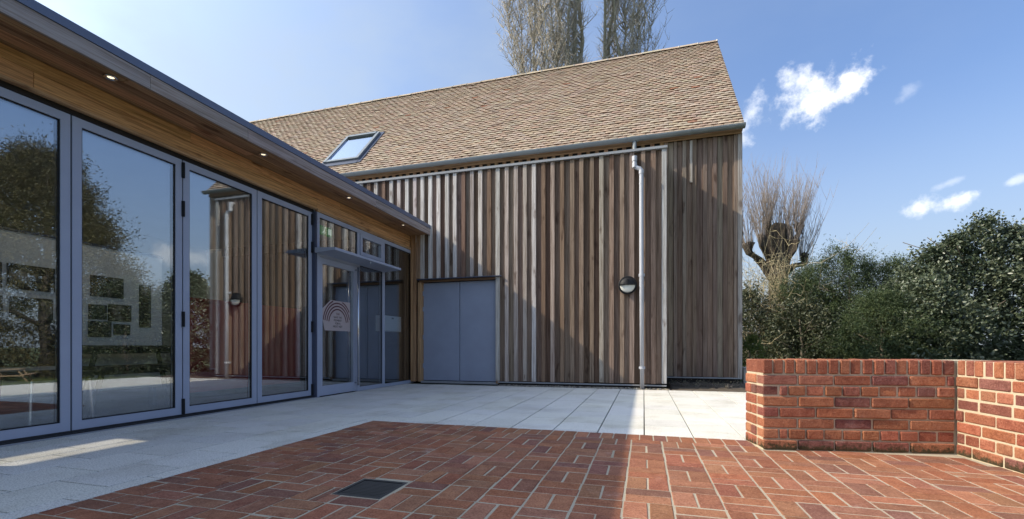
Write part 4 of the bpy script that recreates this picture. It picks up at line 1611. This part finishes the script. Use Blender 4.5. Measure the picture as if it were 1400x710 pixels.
def trunk_with_limbs(name, parent, height, r0, limbs, mat, spread, lean=0.1):
    mb = MB()
    z = 0
    pts, rad = [], []
    n = 7
    wx = wy = 0
    for i in range(n + 1):
        pts.append((wx, wy, height * i / n - (0.15 if i == 0 else 0)))
        rad.append(r0 * (1 - 0.75 * i / n) * (1.25 if i == 0 else 1))
        wx += random.uniform(-lean, lean) * height / n
        wy += random.uniform(-lean, lean) * height / n
    mb.tube(pts, rad, 8)
    for _ in range(limbs):
        k = random.randint(1, n - 1)
        a = random.uniform(0, 6.28)
        s = Vector(pts[k])
        L = spread * random.uniform(0.5, 1.0)
        e = s + Vector((math.cos(a) * L, math.sin(a) * L, L * random.uniform(0.3, 0.9)))
        mdl = (s + e) / 2 + Vector((0, 0, L * 0.12))
        mb.tube([s, mdl, e], [rad[k] * 0.5, rad[k] * 0.32, 0.008], 5)
    return mb.make(name, mat, parent, True)


def evergreen(name, x, y, h, prof, label, cat, mat, n_clump, per, cr, size, aspect=0.5, r0=0.09, limbs=14, spread=0.9, shell=0.5, group=None, droop=0.0, tops=None, grow=1.0):
    z = ground_z(x, y) - (0.12 if grow > 1 else 0)
    t = empty(name, (x, y, z), label, cat, group)
    t.scale = (grow, grow, grow)
    trunk_with_limbs('trunk', t, h * 0.8, r0, limbs, M_BARK, spread)
    if tops is None:
        P, B, Tn = clumped_crown((0, 0, 0.1), h - 0.15, prof, n_clump, per, cr, shell)
    else:
        L_ = [clumped_crown((a, b, 0.1), (h - 0.15) * k, prof, n_clump // len(tops), per, cr, shell) for a, b, k in tops]
        P, B, Tn = (np.concatenate([q[i] for q in L_]) for i in range(3))
    P[:, 2] = np.maximum(P[:, 2], 0.03)
    add('crown', leaf_mesh('crown', P, B, size, mat, Tn, aspect, droop), t)
    return t


HOLLY = lambda R_: (lambda h: R_ * (0.75 + 0.35 * h if h < 0.35 else 0.87 * max(0.0, 1 - ((h - 0.35) / 0.66) ** 1.7) + 0.03))
YEW = lambda R_: (lambda h: R_ * (1.0 - 0.72 * h ** 1.3))
# tall holly behind the brick wall, and its neighbours
evergreen('holly_tree', 10.08, 18.20, 3.95, HOLLY(0.98), 'tall glossy dark holly, the highest evergreen behind the brick wall', 'tree', M_HOLLY, 1900, 36, 0.17, 0.07, 0.6, 0.08, 22, 1.3, 0.3, tops=[(-1.2, -0.3, 0.70), (-0.75, -0.1, 0.82), (-0.2, 0.1, 0.90), (0.25, 0.05, 1.0), (0.8, 0.1, 0.95), (1.35, 0.3, 0.9)], grow=1.4)
evergreen('holly_tree', 13.02, 17.08, 3.75, HOLLY(1.8), 'holly cut by the picture edge beside the tallest holly', 'tree', M_HOLLY, 1000, 32, 0.21, 0.085, 0.55, 0.09, 16, 1.2, 0.45, grow=1.4)
evergreen('holly_bush', 8.33, 16.80, 2.3, HOLLY(1.15), 'low holly bush in front of the tallest holly', 'bush', M_HOLLY, 520, 32, 0.17, 0.075, 0.55, 0.05, 10, 0.6, 0.4, grow=1.4)
evergreen('yew_tree', 7.07, 18.76, 3.3, YEW(0.72), 'dark feathery yew with several pointed tops in the hedge', 'tree', M_YEW, 1300, 64, 0.19, 0.06, 0.24, 0.06, 16, 0.9, 0.25, droop=0.1, tops=[(-0.75, 0.1, 0.9), (-0.25, -0.1, 1.0), (0.2, 0.2, 0.96), (0.65, 0.3, 0.88), (1.1, 0.5, 0.9), (-1.2, 0.1, 0.78)], grow=1.4)
evergreen('yew_bush', 7.14, 16.80, 1.95, HOLLY(1.15), 'fresh green yew bush low behind the middle of the wall', 'bush', M_YEW, 520, 70, 0.20, 0.055, 0.22, 0.05, 10, 0.7, 0.35, droop=0.3, grow=1.4)
evergreen('yew_tree', 6.09, 20.44, 2.95, YEW(0.8), 'thin dark yew beside the pollarded tree', 'tree', M_YEW, 560, 56, 0.20, 0.06, 0.24, 0.06, 16, 0.8, 0.3, droop=0.1, tops=[(-0.4, 0, 0.85), (0.1, 0.1, 1.0), (0.6, 0.2, 0.86)], grow=1.4)
evergreen('laurel_bush', 3.85, 19.04, 2.1, HOLLY(1.05), 'dark mixed bush next to the barn corner', 'bush', M_BRAMBLE, 300, 30, 0.22, 0.07, 0.5, 0.05, 14, 0.8, 0.35, grow=1.4)
evergreen('laurel_bush', 5.25, 17.78, 1.75, HOLLY(0.95), 'dark bush under the tangle of pale stems', 'bush', M_BRAMBLE, 240, 30, 0.20, 0.065, 0.5, 0.05, 12, 0.7, 0.35, grow=1.4)
evergreen('spurge_plant', 2.1, 10.2, 0.95, HOLLY(0.42), 'yellow green leafy plant glimpsed beside the barn corner', 'plant', M_LIME, 60, 30, 0.10, 0.06, 0.4, 0.02, 6, 0.3, 0.3)
# trees on the far side of the lawn, mirrored in the glass
CED = lambda R_: (lambda h: R_ * (0.8 + 0.4 * h if h < 0.25 else 0.9 * max(0.0, 1 - ((h - 0.25) / 0.77) ** 1.5) + 0.04))
evergreen('cedar_tree', 29.5, 20.0, 14.5, CED(6.2), 'broad olive brown conifer across the lawn mirrored in the nearest panes', 'tree', M_CEDAR, 1900, 74, 0.8, 0.21, 0.24, 0.4, 30, 4.5, 0.5, group=None, droop=0.3)
evergreen('cedar_tree', 34.0, 11.0, 12.5, CED(5.5), 'second olive conifer further along the lawn', 'tree', M_CEDAR, 1100, 60, 0.8, 0.24, 0.24, 0.35, 20, 4.0, 0.5, droop=0.3)
evergreen('holly_tree', 13.5, 14.5, 4.4, HOLLY(2.2), 'rounded dark holly mirrored in the second pane', 'tree', M_DARK, 900, 34, 0.3, 0.10, 0.45, 0.1, 16, 1.4, 0.45)
evergreen('yew_hedge', 20.5, 20.0, 4.0, HOLLY(2.6), 'dark hedge tree beyond the rounded holly', 'tree', M_DARK, 380, 50, 0.42, 0.13, 0.25, 0.1, 14, 1.6, 0.45)


# ---- bare trees
def shoot(mb, s, d, L, r, seg=3, wob=0.06, up=0.0, n=3):
    pts, rad = [Vector(s)], [r]
    d = Vector(d).normalized()
    for i in range(seg):
        d = (d + Vector((random.gauss(0, wob), random.gauss(0, wob), random.gauss(0, wob) + up))).normalized()
        pts.append(pts[-1] + d * (L / seg))
        rad.append(max(0.0012, r * (1 - (i + 1) / seg * 0.85)))
    mb.tube(pts, rad, n, cap=False)
    return pts, rad


def poplar(x, y, label, limbs, h=24, away=0):
    """limbs: (offset along view at z=14, depth offset, start height, base radius)"""
    t = empty('poplar_tree', (x, y, ground_z(x, y)), label, 'tree', 'bare poplars behind the barn')
    tk, cr = MB(), MB()
    ox = Vector((math.cos(TH), math.sin(TH), 0))
    oy = Vector((-math.sin(TH), math.cos(TH), 0))
    for (off, dep, z0, r0) in limbs:
        p0 = Vector((0, 0, z0))
        side = ox * off + oy * dep
        pts, rad = [], []
        for i in range(12):
            f = i / 11
            z = z0 + (h - z0) * f
            k = min(1.0, max(0, (z - z0)) / (14.5 - z0))
            kk = k ** 0.7 if k < 1 else 1 + 0.10 * (z - 14.5) / 6
            pts.append(side * kk + Vector((random.gauss(0, 0.085), random.gauss(0, 0.085), z)))
            rad.append(r0 * 0.62 * (1 - 0.88 * f))
        tk.tube(pts, rad, 7, cap=False)
        nsec = int(34 + 46 * min(1, r0 / 0.1))
        for _ in range(nsec):
            f = random.uniform(0.12, 0.97)
            i = min(10, int(f * 11))
            s = pts[i].lerp(pts[i + 1], f * 11 - i)
            if s.z < 9.5:
                continue
            a = random.uniform(0, 6.28)
            dd = Vector((math.cos(a), math.sin(a), random.uniform(1.2, 2.4)))
            L = random.uniform(0.9, 2.6) * (1.1 - 0.5 * f)
            if off * away < 0.35:
                dd += ox * away * 0.9
                L *= 0.6
            P, Q = shoot(cr, s, dd, L, 0.012 + 0.03 * r0 / 0.2, 4, 0.13, 0.08, 4)
            for _t in range(11):
                j = random.randint(1, 4)
                a2 = random.uniform(0, 6.28)
                d2 = Vector((math.cos(a2), math.sin(a2), random.uniform(0.6, 2.0)))
                P2, _q = shoot(cr, P[j], d2, random.uniform(0.3, 0.9), 0.010, 2, 0.2, 0.1, 3)
                if random.random() < 0.6:
                    a3 = random.uniform(0, 6.28)
                    shoot(cr, P2[1], Vector((math.cos(a3), math.sin(a3), 0.9)), random.uniform(0.2, 0.45), 0.008, 2, 0.2, 0.1, 3)
    tk.tube([(0, 0, -0.2), (0, 0, 0.6), (0, 0, 6), (0, 0, 9)], [0.6, 0.48, 0.42, 0.34], 12)
    tk.make('trunk', M_BARKP, t, True)
    cr.make('crown', M_TWIG, t)


def at_depth(u, d):
    l = (u - 700) / 616 * d
    return l * math.cos(TH) - d * math.sin(TH), l * math.sin(TH) + d * math.cos(TH)


px_, py_ = at_depth(792, 21)
poplar(px_, py_, 'bare grey poplar rising behind the ridge, the one fanning out towards the rooflight',
       [(-0.12, 0, 3, 0.40), (0.12, 0.3, 5, 0.30), (-0.5, -0.2, 6, 0.16), (-0.85, 0.4, 6, 0.12), (-1.25, -0.3, 5, 0.12), (-1.65, 0.5, 6, 0.085), (-2.0, 0.0, 6, 0.08), (-2.35, -0.4, 6, 0.07), (-2.65, 0.4, 6, 0.06), (-2.95, 0.0, 7, 0.05), (-0.9, 1.3, 6, 0.08), (-1.6, -1.1, 6, 0.07), (-3.2, 0.2, 8, 0.04)], 21, -1)
px_, py_ = at_depth(833, 21.5)
poplar(px_, py_, 'bare grey poplar rising behind the ridge, the one nearer the gable end',
       [(-0.22, 0, 3, 0.28), (0.06, 0.2, 4, 0.30), (0.28, -0.1, 5, 0.2), (0.75, 0.2, 5, 0.18), (1.0, -0.3, 6, 0.09), (1.4, 0.3, 6, 0.11), (1.7, 0.0, 6, 0.06), (0.5, 1.2, 6, 0.07), (1.95, 0.2, 7, 0.045)], 22, 1)

# pollarded tree with a brush of long shoots
qx, qy = at_depth(1062, 19.0)
pol = empty('pollarded_tree', (qx, qy, -0.45), 'pollarded tree with stubby knuckles and a brush of upright bare shoots', 'tree')
pol.scale = (1.4, 1.4, 1.4)
tk, cr = MB(), MB()
ox = Vector((math.cos(TH), math.sin(TH), 0))
oy = Vector((-math.sin(TH), math.cos(TH), 0))
tk.tube([(0, 0, -0.3), (0.02, 0, 0.8), (0, 0.02, 2.2), (0.05, 0, 3.2), (0.08, 0, 3.95), (0.10, 0, 4.32), (0.12, 0.02, 4.36)], [0.36, 0.28, 0.25, 0.30, 0.34, 0.35, 0.33], 8)
knobs = [(0.10, 0.0, 4.22, 0.26), (-0.24, 0.05, 4.48, 0.09), (-0.85, 0.0, 3.85, 0.14), (0.66, 0.0, 4.45, 0.13), (0.88, 0.1, 3.55, 0.13), (-0.15, 0.5, 4.2, 0.16), (0.25, -0.4, 3.9, 0.15), (-0.95, 0.3, 4.25, 0.09), (-0.6, -0.3, 4.0, 0.1), (0.45, 0.4, 4.0, 0.12)]
for (a, b, z, r) in knobs:
    e = ox * a + oy * b + Vector((0, 0, z))
    s = Vector((0, 0, 2.6 + 0.3 * random.random()))
    mdl = s.lerp(e, 0.55) + ox * a * 0.06 + Vector((0, 0, 0.03))
    tk.tube([s, mdl, e - Vector((0, 0, 0.22)), e, e + Vector((0.02, 0.01, 0.10))], [0.10, 0.075, r * 0.7, r, r * 0.7], 9)
    for _ in range(40):
        ang = random.uniform(0, 6.28)
        rr = r * random.uniform(0.3, 1.0)
        st = e + Vector((math.cos(ang) * rr, math.sin(ang) * rr, random.uniform(-0.15, 0.1)))
        out = (ox * a * 0.28 + Vector((math.cos(ang), math.sin(ang), 0)) * 0.22)
        L = random.uniform(0.9, 2.3) * (0.9 if z < 4 else 1)
        P, Q = shoot(cr, st, out + Vector((0, 0, 1)), L, 0.0075, 5, 0.045, 0.05, 3)
        for _t in range(3):
            j = random.randint(2, 4)
            a2 = random.uniform(0, 6.28)
            shoot(cr, P[j], Vector((math.cos(a2) * .5, math.sin(a2) * .5, 1.2)), random.uniform(0.25, 0.6), 0.005, 2, 0.08, 0.05, 3)
tk.V = [tuple(Vector(v) + Vector((random.gauss(0, 0.028), random.gauss(0, 0.028), random.gauss(0, 0.02)))) for v in tk.V]
tk.make('trunk', M_BARKD, pol, False)
cr.make('crown', M_TWIGD, pol)


# tangles of pale climbing stems
def tangle(name, u, d, h, wdt, label, n, mat, leaves=0):
    x, y = at_depth(u, d)
    t = empty(name, (x, y, ground_z(x, y) - 0.2), label, 'shrub')
    t.scale = (1.4, 1.4, 1.4)
    cr = MB()
    for _ in range(n):
        a = random.gauss(0, 0.45) * wdt
        b = random.gauss(0, 0.3)
        s = ox * a * 0.6 + oy * b
        L = h * random.uniform(0.6, 1.15)
        P, Q = shoot(cr, s, Vector((0, 0, 1)) + ox * random.gauss(0, 0.25), L, random.uniform(0.007, 0.018), 7, 0.16, 0.0, 4)
        for _t in range(7):
            j = random.randint(2, 6)
            P2, _q = shoot(cr, P[j], Vector((random.gauss(0, 1), random.gauss(0, 1), random.gauss(0.1, 0.7))), random.uniform(0.25, 0.9), 0.006, 4, 0.3, -0.12, 3)
            for _r in range(2):
                shoot(cr, P2[random.randint(1, 3)], Vector((random.gauss(0, 1), random.gauss(0, 1), random.gauss(0, 0.8))), random.uniform(0.12, 0.35), 0.004, 2, 0.3, 0, 3)
    cr.make('stems', mat, t)
    if leaves:
        P = np.stack([rng.normal(0, 0.42 * wdt, leaves), rng.normal(0, 0.35, leaves), rng.uniform(0.1, h * 0.8, leaves)], 1)
        add('leaves', leaf_mesh('leaves', P, rng.normal(size=P.shape) * .4, 0.055, M_BRAMBLE, rng.uniform(0, 1, leaves), 0.55), t)


tangle('climber_tangle', 1062, 18.0, 4.2, 1.0, 'tangle of pale straw coloured stems climbing the pollarded tree', 125, M_STRAW, 900)
tangle('bramble_shrub', 1130, 17.4, 2.5, 1.2, 'loose arching bramble between the pollarded tree and the yews', 44, M_TWIG, 2600)
tangle('bramble_shrub', 1028, 18.5, 3.4, 0.55, 'upright thicket of pale stems next to the barn corner', 44, M_STRAW, 900)
tangle('bramble_shrub', 1176, 18.8, 2.4, 0.7, 'thin leafy thicket in front of the pointed yew', 24, M_TWIGD, 1600)

# dry plants in the soil bed by the barn
ORD = ['first', 'second', 'third', 'fourth', 'fifth', 'sixth', 'seventh']
for k in range(7):
    x, y = 0.53 + k * 0.16 + random.uniform(-.03, .03), 8.05 + random.uniform(0, 0.3)
    t = empty('dry_plant', (x, y, 0.02), ORD[k] + ' grey tufted plant from the downpipe in the soil bed at the barn foot', 'plant', 'low plants in the soil bed')
    cr = MB()
    n = 26
    for _ in range(n):
        a = random.uniform(0, 6.28)
        shoot(cr, (random.gauss(0, .015), random.gauss(0, .015), 0.0), Vector((math.cos(a), math.sin(a), random.uniform(0.5, 1.8))), random.uniform(0.05, 0.13) * (1.3 if k in (1, 3) else 0.9), 0.0022, 2, 0.2, 0, 3)
    cr.make('stems', M_TWIGD, t)
    P = rng.normal(size=(70, 3)) * [0.045, 0.04, 0.03] + [0, 0, 0.045]
    P[:, 2] = np.maximum(P[:, 2], 0.01)
    add('leaves', leaf_mesh('leaves', P, rng.normal(size=P.shape) * .3 + [0, 0, .6], 0.024, M_DRY, rng.uniform(0, 1, 70), 0.4), t)
